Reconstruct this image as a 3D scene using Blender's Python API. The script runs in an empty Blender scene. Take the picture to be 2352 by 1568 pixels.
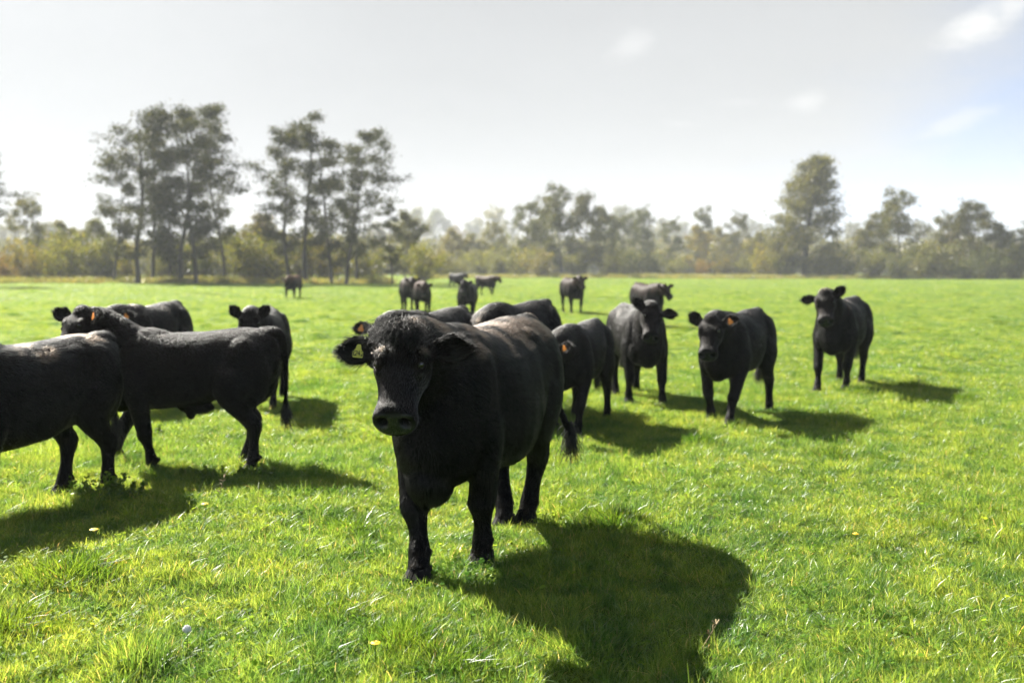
import bpy, math, random
import numpy as np
from mathutils import Vector, Matrix, Euler

R = math.radians
random.seed(7)
rng = np.random.default_rng(11)
scene = bpy.context.scene
COL = scene.collection

# ------------------------------------------------------------------ camera
EYE = 1.6                                   # eye height in metres
FOC = 2287.0                                # focal length in units of a 2352-wide picture (35 mm)
PITCH = math.atan(167.0 / FOC)
cam_d = bpy.data.cameras.new('camera')
cam = bpy.data.objects.new('camera', cam_d)
COL.objects.link(cam)
cam.location = (0, 0, EYE)
cam.rotation_euler = (R(90) - PITCH, 0, 0)
cam_d.lens = 35.0
cam_d.sensor_width = 36.0
cam_d.clip_start = 0.1
cam_d.clip_end = 6000
cam_d.dof.use_dof = True
cam_d.dof.focus_distance = 4.75
cam_d.dof.aperture_fstop = 1.9
scene.camera = cam

# ------------------------------------------------------------------ sun and sky
SUN_EL, SUN_AZ = R(39), R(-44)              # azimuth from +Y, negative = towards -X
S = Vector((math.sin(SUN_AZ) * math.cos(SUN_EL), math.cos(SUN_AZ) * math.cos(SUN_EL), math.sin(SUN_EL)))
EXPO = 2.2
sun_d = bpy.data.lights.new('sun', 'SUN')
sun_d.energy = 5.0
sun_d.angle = R(0.55)
sun_d.color = (1.0, 0.95, 0.86)
sun = bpy.data.objects.new('sun', sun_d)
COL.objects.link(sun)
sun.rotation_euler = (-S).to_track_quat('-Z', 'Y').to_euler()
sun.location = S * 50

scene.view_settings.view_transform = 'Standard'
scene.view_settings.look = 'None'
scene.view_settings.gamma = 1.0
scene.view_settings.use_curve_mapping = False
scene.view_settings.exposure = EXPO


class NT:
    """small helper to write node trees"""
    def __init__(self, tree):
        self.t = tree
        for n in list(tree.nodes):
            tree.nodes.remove(n)

    def n(self, typ, ins=None, **kw):
        nd = self.t.nodes.new(typ)
        for k, v in kw.items():
            setattr(nd, k, v)
        for k, v in (ins or {}).items():
            self.set(nd.inputs[k], v)
        return nd

    def set(self, sock, v):
        if isinstance(v, bpy.types.NodeSocket):
            self.t.links.new(v, sock)
        elif isinstance(v, bpy.types.Node):
            self.t.links.new(v.outputs[0], sock)
        else:
            if sock.type == 'RGBA' and len(v) == 3:
                v = (*v, 1.0)
            sock.default_value = v

    def m(self, op, a, b=None, c=None, clamp=False):
        nd = self.t.nodes.new('ShaderNodeMath')
        nd.operation = op
        nd.use_clamp = clamp
        for i, v in enumerate((a, b, c)):
            if v is not None:
                self.set(nd.inputs[i], v)
        return nd.outputs[0]

    def vm(self, op, a, b=None):
        nd = self.t.nodes.new('ShaderNodeVectorMath')
        nd.operation = op
        self.set(nd.inputs[0], a)
        if b is not None:
            self.set(nd.inputs[1], b)
        return nd.outputs['Value'] if op in ('DOT_PRODUCT', 'LENGTH', 'DISTANCE') else nd.outputs[0]

    def mix(self, f, a, b, blend='MIX'):
        nd = self.t.nodes.new('ShaderNodeMix')
        nd.data_type = 'RGBA'
        nd.blend_type = blend
        self.set(nd.inputs[0], f)
        self.set(nd.inputs[6], a)
        self.set(nd.inputs[7], b)
        return nd.outputs[2]

    def step(self, v, lo, hi, a=0.0, b=1.0):
        nd = self.t.nodes.new('ShaderNodeMapRange')
        nd.interpolation_type = 'SMOOTHSTEP'
        self.set(nd.inputs[0], v)
        for i, x in enumerate((lo, hi, a, b)):
            nd.inputs[i + 1].default_value = x
        return nd.outputs[0]

    def noise(self, vec, scale, detail=3.0, rough=0.55):
        nd = self.t.nodes.new('ShaderNodeTexNoise')
        if vec is not None:
            self.set(nd.inputs['Vector'], vec)
        nd.inputs['Scale'].default_value = scale
        nd.inputs['Detail'].default_value = detail
        nd.inputs['Roughness'].default_value = rough
        return nd.outputs[0]


def view_dir(px, py):
    """direction of a point of the sky, from its place above the horizon"""
    v = Vector(((px - 1176) / FOC, 1.0, (784 - py) / FOC))
    v.rotate(Euler((-PITCH, 0, 0)))
    return v.normalized()


world = bpy.data.worlds.new('World')
scene.world = world
world.use_nodes = True
w = NT(world.node_tree)
D = w.vm('NORMALIZE', w.n('ShaderNodeTexCoord').outputs['Generated'])
sky = w.n('ShaderNodeTexSky', sky_type='NISHITA')
sky.sun_disc = False
sky.sun_elevation = SUN_EL
sky.sun_rotation = SUN_AZ
sky.air_density = 0.6
sky.dust_density = 0.0
sky.altitude = 2500
sky.ozone_density = 3.0
G = 1.0 / (2 ** EXPO)                       # radiance that shows as white
sep = w.n('ShaderNodeSeparateXYZ', {0: D})
elev = w.m('MAXIMUM', sep.outputs[2], 0.0)
toward = w.vm('DOT_PRODUCT', D, tuple(S))
n1 = w.noise(w.vm('MULTIPLY', D, (1.0, 1.0, 3.0)), 2.6, 6, 0.6)
n2 = w.noise(w.vm('MULTIPLY', D, (1.0, 1.0, 2.4)), 19.0, 8, 0.66)
low = w.m('POWER', 2.718, w.m('MULTIPLY', elev, -6.5))
t1 = w.m('ADD', toward, w.m('MULTIPLY', w.m('SUBTRACT', n1, 0.5), 0.30))
veil = w.m('MAXIMUM', w.step(t1, 0.22, 0.48, 0.30, 1.0), w.m('MULTIPLY', w.m('POWER', 2.718, w.m('MULTIPLY', elev, -3.2)), 0.95))
lum = w.m('ADD', w.m('MULTIPLY', low, 0.30), 0.61)
lum = w.m('ADD', lum, w.step(toward, 0.70, 1.0, 0.0, 0.30))
lum = w.m('MULTIPLY', lum, w.m('ADD', 0.92, w.m('MULTIPLY', n1, 0.16)))
veil_c = w.n('ShaderNodeVectorMath', {0: (0.97 * G, 0.995 * G, 1.02 * G)}, operation='SCALE')
w.set(veil_c.inputs['Scale'], lum)
skycol = w.n('ShaderNodeVectorMath', {0: sky.outputs[0]}, operation='SCALE')
skycol.inputs['Scale'].default_value = 0.05
col = w.mix(veil, skycol.outputs[0], veil_c.outputs[0])
# small fair-weather clouds: soft bodies at their directions, edges broken by noise
cl = None
for px, py, rx, ry, tilt, amt in ((2240, 66, 0.046, 0.019, 24, 1.0), (2320, 25, 0.026, 0.016, 45, .8), (1450, 108, 0.028, 0.017, 25, 0.45),
                                  (1852, 232, 0.022, 0.012, 10, 0.55), (2190, 285, 0.045, 0.011, 20, 0.42), (1560, 285, 0.03, 0.006, -8, .2), (1700, 235, .03, .006, 0, .15),
                                  (2700, 180, 0.07, 0.02, 20, 0.8), (3000, 60, 0.09, 0.03, 12, 0.8), (2950, 330, 0.10, 0.02, 8, 0.6), (-600, 150, .1, .02, 10, .4)):
    c = view_dir(px, py)
    u = c.cross(Vector((0, 0, 1))).normalized()
    v = u.cross(c).normalized()
    u2 = u * math.cos(R(tilt)) + v * math.sin(R(tilt))
    v2 = -u * math.sin(R(tilt)) + v * math.cos(R(tilt))
    wob = w.m('MULTIPLY', w.m('SUBTRACT', n2, 0.5), 1.9)
    a = w.m('DIVIDE', w.m('SUBTRACT', w.vm('DOT_PRODUCT', D, tuple(u2)), u2.dot(c)), rx)
    b = w.m('DIVIDE', w.m('SUBTRACT', w.vm('DOT_PRODUCT', D, tuple(v2)), v2.dot(c)), ry)
    r2 = w.m('SQRT', w.m('ADD', w.m('MULTIPLY', a, a), w.m('MULTIPLY', b, b)))
    front = w.step(w.vm('DOT_PRODUCT', D, tuple(c)), 0.5, 0.6)
    mk = w.m('MULTIPLY', w.m('MULTIPLY', w.step(w.m('ADD', r2, wob), 1.1, 0.1), front), amt)
    cl = mk if cl is None else w.m('MAXIMUM', cl, mk)
col = w.mix(cl, col, (0.93 * G, 0.94 * G, 0.94 * G))
bg = w.n('ShaderNodeBackground', {'Color': col, 'Strength': 1.0})
w.n('ShaderNodeOutputWorld', {'Surface': bg.outputs[0]})

scene.render.engine = 'CYCLES'
cy = scene.cycles
cy.max_bounces = 8
cy.diffuse_bounces = 3
cy.glossy_bounces = 3
cy.transmission_bounces = 6
cy.transparent_max_bounces = 8
cy.volume_bounces = 1
cy.sample_clamp_indirect = 4.0
cy.sample_clamp_direct = 12.0
cy.use_denoising = True
cy.use_adaptive_sampling = True
cy.adaptive_threshold = 0.015
try:
    cy.denoiser = 'OPENIMAGEDENOISE'
    cy.denoising_input_passes = 'RGB_ALBEDO_NORMAL'
except Exception:
    pass
scene.cycles_curves.shape = 'RIBBONS'


# ------------------------------------------------------------------ helpers
def ground_h(x, y):
    """gentle bumps of the pasture"""
    x = np.asarray(x, float)
    y = np.asarray(y, float)
    h = 0.024 * np.sin(0.9 * x + 1.3 * np.sin(0.5 * y)) * np.cos(0.8 * y + 0.4 * x)
    h = h + 0.014 * np.sin(2.1 * x - 1.2 * y + 1.0) + 0.010 * np.sin(3.7 * y + 1.9 * x) * np.sin(2.9 * x - 0.7 * y)
    h = h + 0.006 * np.sin(6.3 * x + 2.0 * y) * np.sin(5.1 * y - 1.4 * x)
    far = np.clip((np.hypot(x, y) - 30) / 60, 0, 1)
    return h + far * 0.10 * np.sin(x * 0.07 + 1.0) * np.sin(y * 0.05)


def gp(px, py, z=0.0):
    """ground point under a place of the 2352x1568 picture"""
    d = Vector(((px - 1176) / FOC, 1.0, (784 - py) / FOC))
    d.rotate(Euler((-PITCH, 0, 0)))
    t = (z - EYE) / d.z
    return Vector((d.x * t, d.y * t))


def at(px, Y):
    return (px - 1176) / FOC * Y


def zt(py, Y):
    return EYE + (617 - py) / FOC * Y


def mesh_from(name, verts, faces, mat=None, smooth=False):
    me = bpy.data.meshes.new(name)
    me.from_pydata([tuple(v) for v in verts], [], [tuple(int(i) for i in f) for f in faces])
    if mat:
        me.materials.append(mat)
    if smooth:
        me.polygons.foreach_set('use_smooth', [True] * len(me.polygons))
    me.update()
    return me


def mesh_np(name, verts, loops, loop_start, mat=None):
    """quick mesh from arrays"""
    me = bpy.data.meshes.new(name)
    me.vertices.add(len(verts))
    me.vertices.foreach_set('co', np.ascontiguousarray(verts, np.float32).ravel())
    me.loops.add(len(loops))
    me.loops.foreach_set('vertex_index', np.ascontiguousarray(loops, np.int32))
    me.polygons.add(len(loop_start))
    me.polygons.foreach_set('loop_start', np.ascontiguousarray(loop_start, np.int32))
    if mat:
        me.materials.append(mat)
    me.update(calc_edges=True)
    me.validate()
    return me


def point_color(me, cols):
    a = me.color_attributes.new('tint', 'FLOAT_COLOR', 'POINT')
    c = np.ones((len(me.vertices), 4), np.float32)
    c[:, :3] = cols
    a.data.foreach_set('color', c.ravel())


def obj(name, data, parent=None, loc=None, **props):
    o = bpy.data.objects.new(name, data)
    COL.objects.link(o)
    if parent is not None:
        o.parent = parent
    if loc is not None:
        o.location = loc
    for k, v in props.items():
        o[k] = v
    return o


def thing(name, label, category, loc=(0, 0, 0), rotz=0.0, group=None):
    o = obj(name, None, None, loc, label=label, category=category)
    o.rotation_euler = (0, 0, rotz)
    o.empty_display_size = 0.3
    if group:
        o['group'] = group
    return o


def principled(name, base, rough=0.6, **ins):
    m = bpy.data.materials.new(name)
    m.use_nodes = True
    t = NT(m.node_tree)
    b = t.n('ShaderNodeBsdfPrincipled', {'Base Color': base, 'Roughness': rough, **ins})
    t.n('ShaderNodeOutputMaterial', {'Surface': b.outputs[0]})
    return m


def leaf_material(name, gloss=0.25, rough=0.35, trans=0.5, tint_obj=False, tgain=(1.5, 1.35, 0.5), patchy=False):
    """two-sided leaf: diffuse, light coming through, a soft sheen; colour from the mesh's own tint"""
    m = bpy.data.materials.new(name)
    m.use_nodes = True
    t = NT(m.node_tree)
    c = t.n('ShaderNodeAttribute', attribute_name='tint').outputs['Color']
    if tint_obj:
        c = t.mix(1.0, c, t.n('ShaderNodeObjectInfo').outputs['Color'], 'MULTIPLY')
    if patchy:
        pos = t.n('ShaderNodeNewGeometry').outputs['Position']
        a = t.step(t.noise(pos, .55, 4, .6), .32, .68)
        b = t.step(t.noise(pos, 3.4, 5, .65), .36, .62)
        c = t.mix(1.0, c, t.mix(a, (.74, .86, .9), (1.14, 1.06, 1.0)), 'MULTIPLY')
        c = t.mix(1.0, c, t.mix(b, (.52, .68, .75), (1.20, 1.12, 1.0)), 'MULTIPLY')
    tc = t.mix(1.0, c, tgain, 'MULTIPLY')
    dif = t.n('ShaderNodeBsdfDiffuse', {'Color': c})
    tr = t.n('ShaderNodeBsdfTranslucent', {'Color': tc})
    mx = t.n('ShaderNodeMixShader', {0: trans, 1: dif.outputs[0], 2: tr.outputs[0]})
    gl = t.n('ShaderNodeBsdfGlossy', {'Color': (1, 1, 1), 'Roughness': rough})
    fr = t.n('ShaderNodeFresnel', {'IOR': 1.42})
    k = t.m('MULTIPLY', fr.outputs[0], gloss)
    out = t.n('ShaderNodeMixShader', {0: k, 1: mx.outputs[0], 2: gl.outputs[0]})
    t.n('ShaderNodeOutputMaterial', {'Surface': out.outputs[0]})
    return m


# ------------------------------------------------------------------ ground
def ground_material():
    m = bpy.data.materials.new('pasture_soil')
    m.use_nodes = True
    t = NT(m.node_tree)
    p = t.n('ShaderNodeTexCoord').outputs['Object']
    n = t.noise(p, 0.35, 5)
    n2 = t.noise(p, 9.0, 6, 0.7)
    c = t.mix(t.step(n, 0.35, 0.65), (0.085, 0.13, 0.010), (0.11, 0.15, 0.014))
    c = t.mix(t.step(n2, 0.35, 0.7), (0.035, 0.055, 0.010), c)
    b = t.n('ShaderNodeBsdfPrincipled', {'Base Color': c, 'Roughness': 0.95, 'Specular IOR Level': .05})
    bump = t.n('ShaderNodeBump', {'Height': n2, 'Strength': 0.5, 'Distance': 0.03})
    t.set(b.inputs['Normal'], bump.outputs[0])
    t.n('ShaderNodeOutputMaterial', {'Surface': b.outputs[0]})
    return m


def build_ground():
    na = 288
    rad = np.concatenate([np.linspace(0.4, 16, 90), np.geomspace(16.3, 3000, 110)])
    ang = np.linspace(0, 2 * np.pi, na, endpoint=False)
    A, RR = np.meshgrid(ang, rad)
    X, Y = RR * np.sin(A), RR * np.cos(A)
    V = np.stack([X, Y, ground_h(X, Y)], -1).reshape(-1, 3)
    V = np.vstack([V, [[0, 0, float(ground_h(0, 0))]]])
    i = np.arange(len(rad) - 1)[:, None] * na
    j = np.arange(na)[None, :]
    j2 = (j + 1) % na
    q = np.stack([i + j, i + j2, i + na + j2, i + na + j], -1).reshape(-1, 4)[:, ::-1]
    c = len(V) - 1
    tri = np.stack([np.full(na, c), np.arange(na), (np.arange(na) + 1) % na], -1)[:, ::-1]
    loops = np.concatenate([q.ravel(), tri.ravel()])
    st = np.concatenate([np.arange(len(q)) * 4, len(q) * 4 + np.arange(na) * 3])
    me = mesh_np('ground', V, loops, st, ground_material())
    me.polygons.foreach_set('use_smooth', [True] * len(me.polygons))
    obj('ground', me, kind='structure')


build_ground()

# ------------------------------------------------------------------ cattle
FRONT = [(0.38, 0.17, 1.00, .19, .09), (0.40, 0.205, .80, .155, .105), (0.42, .215, .64, .115, .090), (0.45, .21, .50, .090, .074), (.468, .205, .40, .078, .070),
         (.480, .20, .35, .080, .072), (.474, .20, .285, .055, .053), (.476, .20, .21, .046, .045), (.484, .20, .145, .060, .056), (.50, .20, .095, .056, .054), (.515, .20, .05, .064, .060)]
HIND = [(-.52, .14, 1.02, .26, .11), (-.50, .19, .86, .245, .13), (-.47, .205, .72, .19, .12), (-.50, .20, .60, .125, .092), (-.565, .19, .50, .088, .072), (-.615, .185, .43, .092, .066),
        (-.61, .182, .355, .064, .054), (-.60, .18, .25, .050, .047), (-.588, .18, .15, .062, .056), (-.57, .18, .095, .056, .054), (-.553, .18, .05, .064, .060)]


def ring(c, ex, ey, a, b, n=16, p=1.0):
    t = np.linspace(0, 2 * np.pi, n, endpoint=False)
    ct, st = np.cos(t), np.sin(t)
    u = np.sign(ct) * np.abs(ct) ** p * a
    v = np.sign(st) * np.abs(st) ** p * b
    return np.asarray(c)[None] + u[:, None] * np.asarray(ex)[None] + v[:, None] * np.asarray(ey)[None]


class Soup:
    def __init__(self):
        self.v, self.f, self.n = [], [], 0

    def loft(self, rings):
        k = len(rings[0])
        base = self.n
        for r in rings:
            self.v.append(np.asarray(r))
        for i in range(len(rings) - 1):
            for j in range(k):
                a, b = base + i * k + j, base + i * k + (j + 1) % k
                self.f.append((a, b, b + k, a + k))
        self.f.append(tuple(base + j for j in range(k))[::-1])
        self.f.append(tuple(base + (len(rings) - 1) * k + j for j in range(k)))
        self.n += k * len(rings)

    def ball(self, c, r, rot=None, n=12):
        rs = []
        c = np.asarray(c, float)
        r = np.asarray(r, float) * np.ones(3)
        for i in range(n + 1):
            th = math.pi * min(max(i / n, 0.02), 0.98)
            t = np.linspace(0, 2 * np.pi, 16, endpoint=False)
            q = np.stack([math.sin(th) * np.cos(t) * r[0], math.sin(th) * np.sin(t) * r[1], np.full(16, -math.cos(th) * r[2])], -1)
            if rot is not None:
                q = q @ np.asarray(rot).T
            rs.append(c + q)
        self.loft(rs)

    def tube(self, pts, n=14, side=(0, 1, 0)):
        """pts: (x, y, z, radius in the plane, radius along SIDE)"""
        P = np.array([q[:3] for q in pts], float)
        T = np.gradient(P, axis=0)
        T /= np.linalg.norm(T, axis=1)[:, None] + 1e-9
        sd = np.asarray(side, float)
        rs = []
        for i, q in enumerate(pts):
            ex = np.cross(sd, T[i])
            ex /= np.linalg.norm(ex) + 1e-9
            ey = np.cross(T[i], ex)
            rs.append(ring(P[i], ex, ey, q[3], q[4], n))
        self.loft(rs)


def catmull(P, m=3):
    P = np.array(P, float)
    out = []
    for i in range(len(P) - 1):
        p0, p1, p2, p3 = P[max(i - 1, 0)], P[i], P[i + 1], P[min(i + 2, len(P) - 1)]
        for k in range(m):
            t = k / m
            out.append(0.5 * ((2 * p1) + (-p0 + p2) * t + (2 * p0 - 5 * p1 + 4 * p2 - p3) * t * t + (-p0 + 3 * p1 - 3 * p2 + p3) * t ** 3))
    out.append(P[-1])
    return np.array(out)


TRUNK = [(-.86, 1.14, .92, .07), (-.83, 1.21, .80, .15), (-.76, 1.265, .68, .235), (-.64, 1.295, .60, .275), (-.50, 1.300, .57, .292), (-.34, 1.285, .545, .298), (-.16, 1.265, .495, .335),
         (.04, 1.255, .460, .350), (.22, 1.265, .450, .335), (.36, 1.290, .455, .300), (.48, 1.290, .455, .268), (.58, 1.255, .46, .235), (.67, 1.19, .49, .19), (.74, 1.10, .55, .13), (.78, 1.0, .64, .06)]
HEAD = [(-.10, .01, -.13, .075), (-.05, .055, -.165, .100), (.00, .075, -.185, .116), (.07, .080, -.195, .124), (.13, .076, -.195, .126), (.18, .066, -.185, .117), (.24, .050, -.165, .101),
        (.30, .040, -.145, .090), (.36, .034, -.132, .087), (.40, .036, -.128, .094), (.435, .040, -.126, .096), (.465, .036, -.116, .100), (.488, .024, -.106, .094), (.503, .004, -.092, .078), (.510, -.022, -.072, .045)]
HEAD = [(x * .95, a, b, c * 1.1) for x, a, b, c in HEAD]


def cow_rig(p):
    """returns head matrix (numpy 4x4, local) and poll position"""
    px, py, pz = p.get('poll', (.95, 0, 1.20))
    yaw, pitch, roll = [R(a) for a in p.get('head', (0, 60, 0))]
    M = Matrix.Translation((px, py, pz)) @ Matrix.Rotation(yaw, 4, 'Z') @ Matrix.Rotation(pitch, 4, 'Y') @ Matrix.Rotation(roll, 4, 'X')
    return np.array(M)


def xf(M, q):
    q = np.asarray(q, float)
    return q @ M[:3, :3].T + M[:3, 3]


def leg_points(base, side, off):
    dx, dy, lift = off
    top, bot = base[0][2], 0.0
    out = []
    for (x, y, z, a, b) in base:
        k = max(0.0, min(1.0, (top - 0.12 - z) / (top - 0.12))) ** 1.25
        zz = z + lift * k
        bend = 0.0
        if lift > 0:
            bend = lift * 1.1 * math.exp(-((z - .38) / .16) ** 2) * (1 if base is FRONT else -0.6)
        sh = 0.06 * dx * math.exp(-((z - .40) / .12) ** 2)
        out.append((x + dx * k + bend + sh, side * y + dy * k, zz, a, b))
    return out


def ear_frame(M, side, p):
    """base point and the three axes of an ear: out, up (across), front (the hollow side)"""
    e = p.get('ears', ((20, 10), (20, 10)))[0 if side > 0 else 1]     # (back sweep, lift) degrees, left ear first
    sweep, lift = R(e[0]), R(e[1])
    out = Vector((-math.sin(sweep) * math.cos(lift), side * math.cos(sweep) * math.cos(lift), math.sin(lift)))
    # head-local: x runs down the face, z out of the forehead; the ear grows sideways
    front = Vector((0.25, side * math.sin(sweep) * 0.3, 0.95))
    front = (front - out * front.dot(out)).normalized()
    up = out.cross(front) * side
    up = up.normalized()
    b = Vector((.025, side * .105, -.005))
    return xf(M, b), M[:3, :3] @ np.array(out), M[:3, :3] @ np.array(up), M[:3, :3] @ np.array(front)


def ear_rings(M, side, p, thick):
    b, out, up, front = ear_frame(M, side, p)
    L, W = p.get('earsize', (.225, .086))
    rs = []
    n = 14
    for u in np.linspace(-.12, 1.0, n):
        if u < 0.12:
            wd = .030 + (u + .12) * .06
        else:
            s = (u - .12) / .88
            wd = .044 + (W - .044) * math.sin(min(1, s * 1.6) * math.pi / 2)
            wd *= max(0.10, 1 - ((s - .38) / .62) ** 1.9) ** .75 if s > .38 else 1
        cup = .034 * math.sin(min(1, max(0, u + .1) * 1.3) * math.pi * .55)
        c = b + out * (u * L) + np.array((0, 0, -1.0)) * (.012 * max(0, u) ** 2)
        k = 8
        vv = np.linspace(-1, 1, k)
        fr = [c + up * (v * wd) + front * (thick * .5 * (1 - .3 * v * v) - cup * (1 - v * v)) for v in vv]
        bk = [c + up * (v * wd * .97) + front * (-thick * .5 * (1 - .3 * v * v) - cup * (1 - v * v)) for v in vv[::-1]]
        rs.append(np.array(fr + bk))
    return rs


HL = .87                                    # head length against the table above


def xh(M, q):
    return xf(M, (q[0] * HL, q[1], q[2]))


def cow_body(p):
    s = Soup()
    fat = p.get('fat', 1.0)
    # trunk
    lean = p.get('slim', 0.0)
    TR = catmull([(x, a, b + lean * .13 * (1 - abs(x) * .3), c * (1 - .16 * lean)) for x, a, b, c in TRUNK], 2)
    rings = []
    for x, zt_, zb, wd in TR:
        n = 28
        t = np.linspace(0, 2 * np.pi, n, endpoint=False)
        ct, st = np.cos(t), np.sin(t)
        zc = (zt_ * .47 + zb * .53)
        h = np.where(st > 0, zt_ - zc, zc - zb)
        y = np.sign(ct) * np.abs(ct) ** .86 * wd * fat * (1 - .10 * np.clip(st, 0, 1) ** 2)
        z = zc + np.sign(st) * np.abs(st) ** .86 * h
        rings.append(np.stack([np.full(n, x), y, z], -1))
    s.loft(rings)
    # muscle masses
    for sd in (1, -1):
        s.ball((.41, sd * .165 * fat * (1 - .1 * lean), .90), (.19, .128, .31))
        s.ball((.52, sd * .14 * fat, .74), (.13, .11, .17))
        s.ball((-.56, sd * .165, .90), (.245, .135, .33))
        s.ball((-.36, sd * .135 * (1 - .2 * lean), 1.15 - .02 * lean), (.16, .10, .10))
        s.ball((-.78, sd * .085, 1.15), (.07, .05, .08))
        s.ball((.02, sd * .20 * fat * (1 - .2 * lean), .80 + .08 * lean), (.36, .16 * (1 - .15 * lean), .30 - .05 * lean))
    s.ball((-.74, 0, 1.255), (.14, .08, .055))
    s.ball((.36, 0, 1.235), (.24, .12, .065))
    # brisket
    bz = p.get('brisket', .50 + .07 * lean)
    s.ball((.60, 0, bz + .14), (.17, .125, .17))
    s.ball((.645, 0, bz + .11), (.11, .10, .13))
    if bz < .47:
        s.ball((.665, 0, bz + .0), (.032, .026, .05))
    if p.get('bull'):
        s.ball((-.08, 0, .575), (.17, .05, .06))
        s.ball((-.03, 0, .52), (.045, .035, .06))
    # neck
    M = cow_rig(p)
    b1 = xf(M, (.02, 0, -.075))
    hx = M[:3, :3] @ np.array((1.0, 0, 0))
    hz = M[:3, :3] @ np.array((0, 0, 1.0))
    P0 = np.array((.34, 0, .98))
    P3 = b1
    P1 = P0 + np.array((.28, 0, .05))
    back = -(hz * .35) - hx * .75
    back[2] = min(back[2], .35)
    P2 = P3 + back / np.linalg.norm(back) * .16
    pts = []
    for t in np.linspace(0, 1, 12):
        q = (1 - t) ** 3 * P0 + 3 * t * (1 - t) ** 2 * P1 + 3 * t * t * (1 - t) * P2 + t ** 3 * P3
        hgt = .315 * (1 - t) ** 1.1 + .150 * t + .02 * math.sin(t * math.pi)
        wid = .200 * (1 - t) + .105 * t + .012 * math.sin(t * math.pi)
        pts.append((*q, hgt, wid))
    # frames follow the sideways turn of the neck
    Pn = np.array([q[:3] for q in pts])
    T = np.gradient(Pn, axis=0)
    T /= np.linalg.norm(T, axis=1)[:, None]
    rs = []
    for i, q in enumerate(pts):
        sd = np.cross((0, 0, 1.0), T[i])
        if np.linalg.norm(sd) < .2:
            sd = np.array((0, 1.0, 0))
        sd /= np.linalg.norm(sd)
        u = np.cross(T[i], sd)
        rs.append(ring(q[:3], u, sd, q[3], q[4], 20))
    s.loft(rs)
    # dewlap
    for t in (.35, .5, .65):
        q = Pn[int(t * 11)]
        s.ball(q - np.array((0, 0, 1)) * (.24 - .10 * t), (.12, .035, .10))
    # head
    HR = catmull(HEAD, 2)
    rings = []
    for x, zt_, zb, wd in HR:
        n = 24
        t = np.linspace(0, 2 * np.pi, n, endpoint=False)
        ct, st = np.cos(t), np.sin(t)
        zc = zt_ * .55 + zb * .45
        h = np.where(st > 0, zt_ - zc, zc - zb)
        nar = np.where(st < 0, 1 - .34 * np.abs(st) ** 1.5, 1 - .12 * st ** 2)
        y = np.sign(ct) * np.abs(ct) ** .80 * wd * nar
        z = zc + np.sign(st) * np.abs(st) ** .82 * h
        slant = .42 * min(1.0, max(0.0, (x - .38) / .08))
        rings.append(xf(M, np.stack([x * HL - slant * (z + .045), y, z], -1)))
    s.loft(rings)
    rot = M[:3, :3]
    s.ball(xh(M, (-.035, 0, .055)), (.07, .075, .05), rot)
    for sd in (1, -1):
        s.ball(xh(M, (.108, sd * .094, .058)), (.052, .034, .020), rot)       # brow
        s.ball(xh(M, (.176, sd * .098, .030)), (.026, .026, .018), rot)       # lower lid
        s.ball(xh(M, (.10, sd * .080, -.09)), (.10, .042, .085), rot)         # cheek
        s.ball(xh(M, (.432, sd * .060, -.014)), (.036, .040, .040), rot)      # nostril wing
        s.ball(xh(M, (.405, sd * .066, -.085)), (.06, .036, .035), rot)       # upper lip
    s.ball(xh(M, (.385, 0, -.140)), (.075, .055, .032), rot)                      # chin
    vox = p['vox']
    th = max(.015, vox * 1.65)
    for sd in (1, -1):
        s.loft(ear_rings(M, sd, p, th))
    # legs: left fore, right fore, left hind, right hind
    legs = p.get('legs', ((.10, 0, 0), (-.10, 0, 0), (-.08, 0, 0), (.10, 0, 0)))
    feet = []
    for k, (base, sd) in enumerate(((FRONT, 1), (FRONT, -1), (HIND, 1), (HIND, -1))):
        L = leg_points(base, sd, legs[k])
        th_ = 1 - .14 * lean
        L = [(q[0], q[1], q[2], q[3] * (th_ if q[2] < .66 else 1), q[4] * (th_ if q[2] < .66 else 1)) for q in L]
        s.tube(catmull(L, 2))
        a, b = np.array(L[-1][:3]), np.array(L[-2][:3])
        feet.append(a)
        # dew claws
        for e in (-.028, .028):
            s.ball((L[-3][0] - .058, L[-3][1] + e, L[-3][2] - .02), (.02, .016, .024))
    # tail
    tw = p.get('tail', 0.0)
    tail = [(-.78, 0, 1.275, .045, .045), (-.855, 0, 1.25, .038, .040), (-.895, .10 * tw, 1.14, .030, .032), (-.90, .3 * tw, .98, .025, .025), (-.895, .6 * tw, .80, .022, .022), (-.885, tw, .62, .022, .022), (-.88, tw * 1.25, .52, .024, .024)]
    s.tube(catmull(tail, 3), 10)
    V = np.vstack(s.v)
    me = bpy.data.meshes.new('soup')
    me.from_pydata(V.tolist(), [], s.f)
    me.update()
    o = bpy.data.objects.new('soup', me)
    COL.objects.link(o)
    rm = o.modifiers.new('r', 'REMESH')
    rm.mode = 'VOXEL'
    rm.voxel_size = vox
    sm = o.modifiers.new('s', 'SMOOTH')
    sm.factor = .5
    sm.iterations = max(3, int(round(.10 / vox)))
    dg = bpy.context.evaluated_depsgraph_get()
    out = bpy.data.meshes.new_from_object(o.evaluated_get(dg))
    bpy.data.objects.remove(o)
    bpy.data.meshes.remove(me)
    nv = len(out.vertices)
    co = np.empty(nv * 3, np.float32)
    out.vertices.foreach_get('co', co)
    co = co.reshape(-1, 3).astype(float)
    # nostrils, mouth line, eye sockets, ear hollows pressed into the head
    def dent(c, r, d, depth):
        w_ = np.exp(-np.sum(((co - c) @ np.asarray(rot) / np.asarray(r)) ** 2, 1))
        return w_[:, None] * np.asarray(d)[None] * depth
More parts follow.
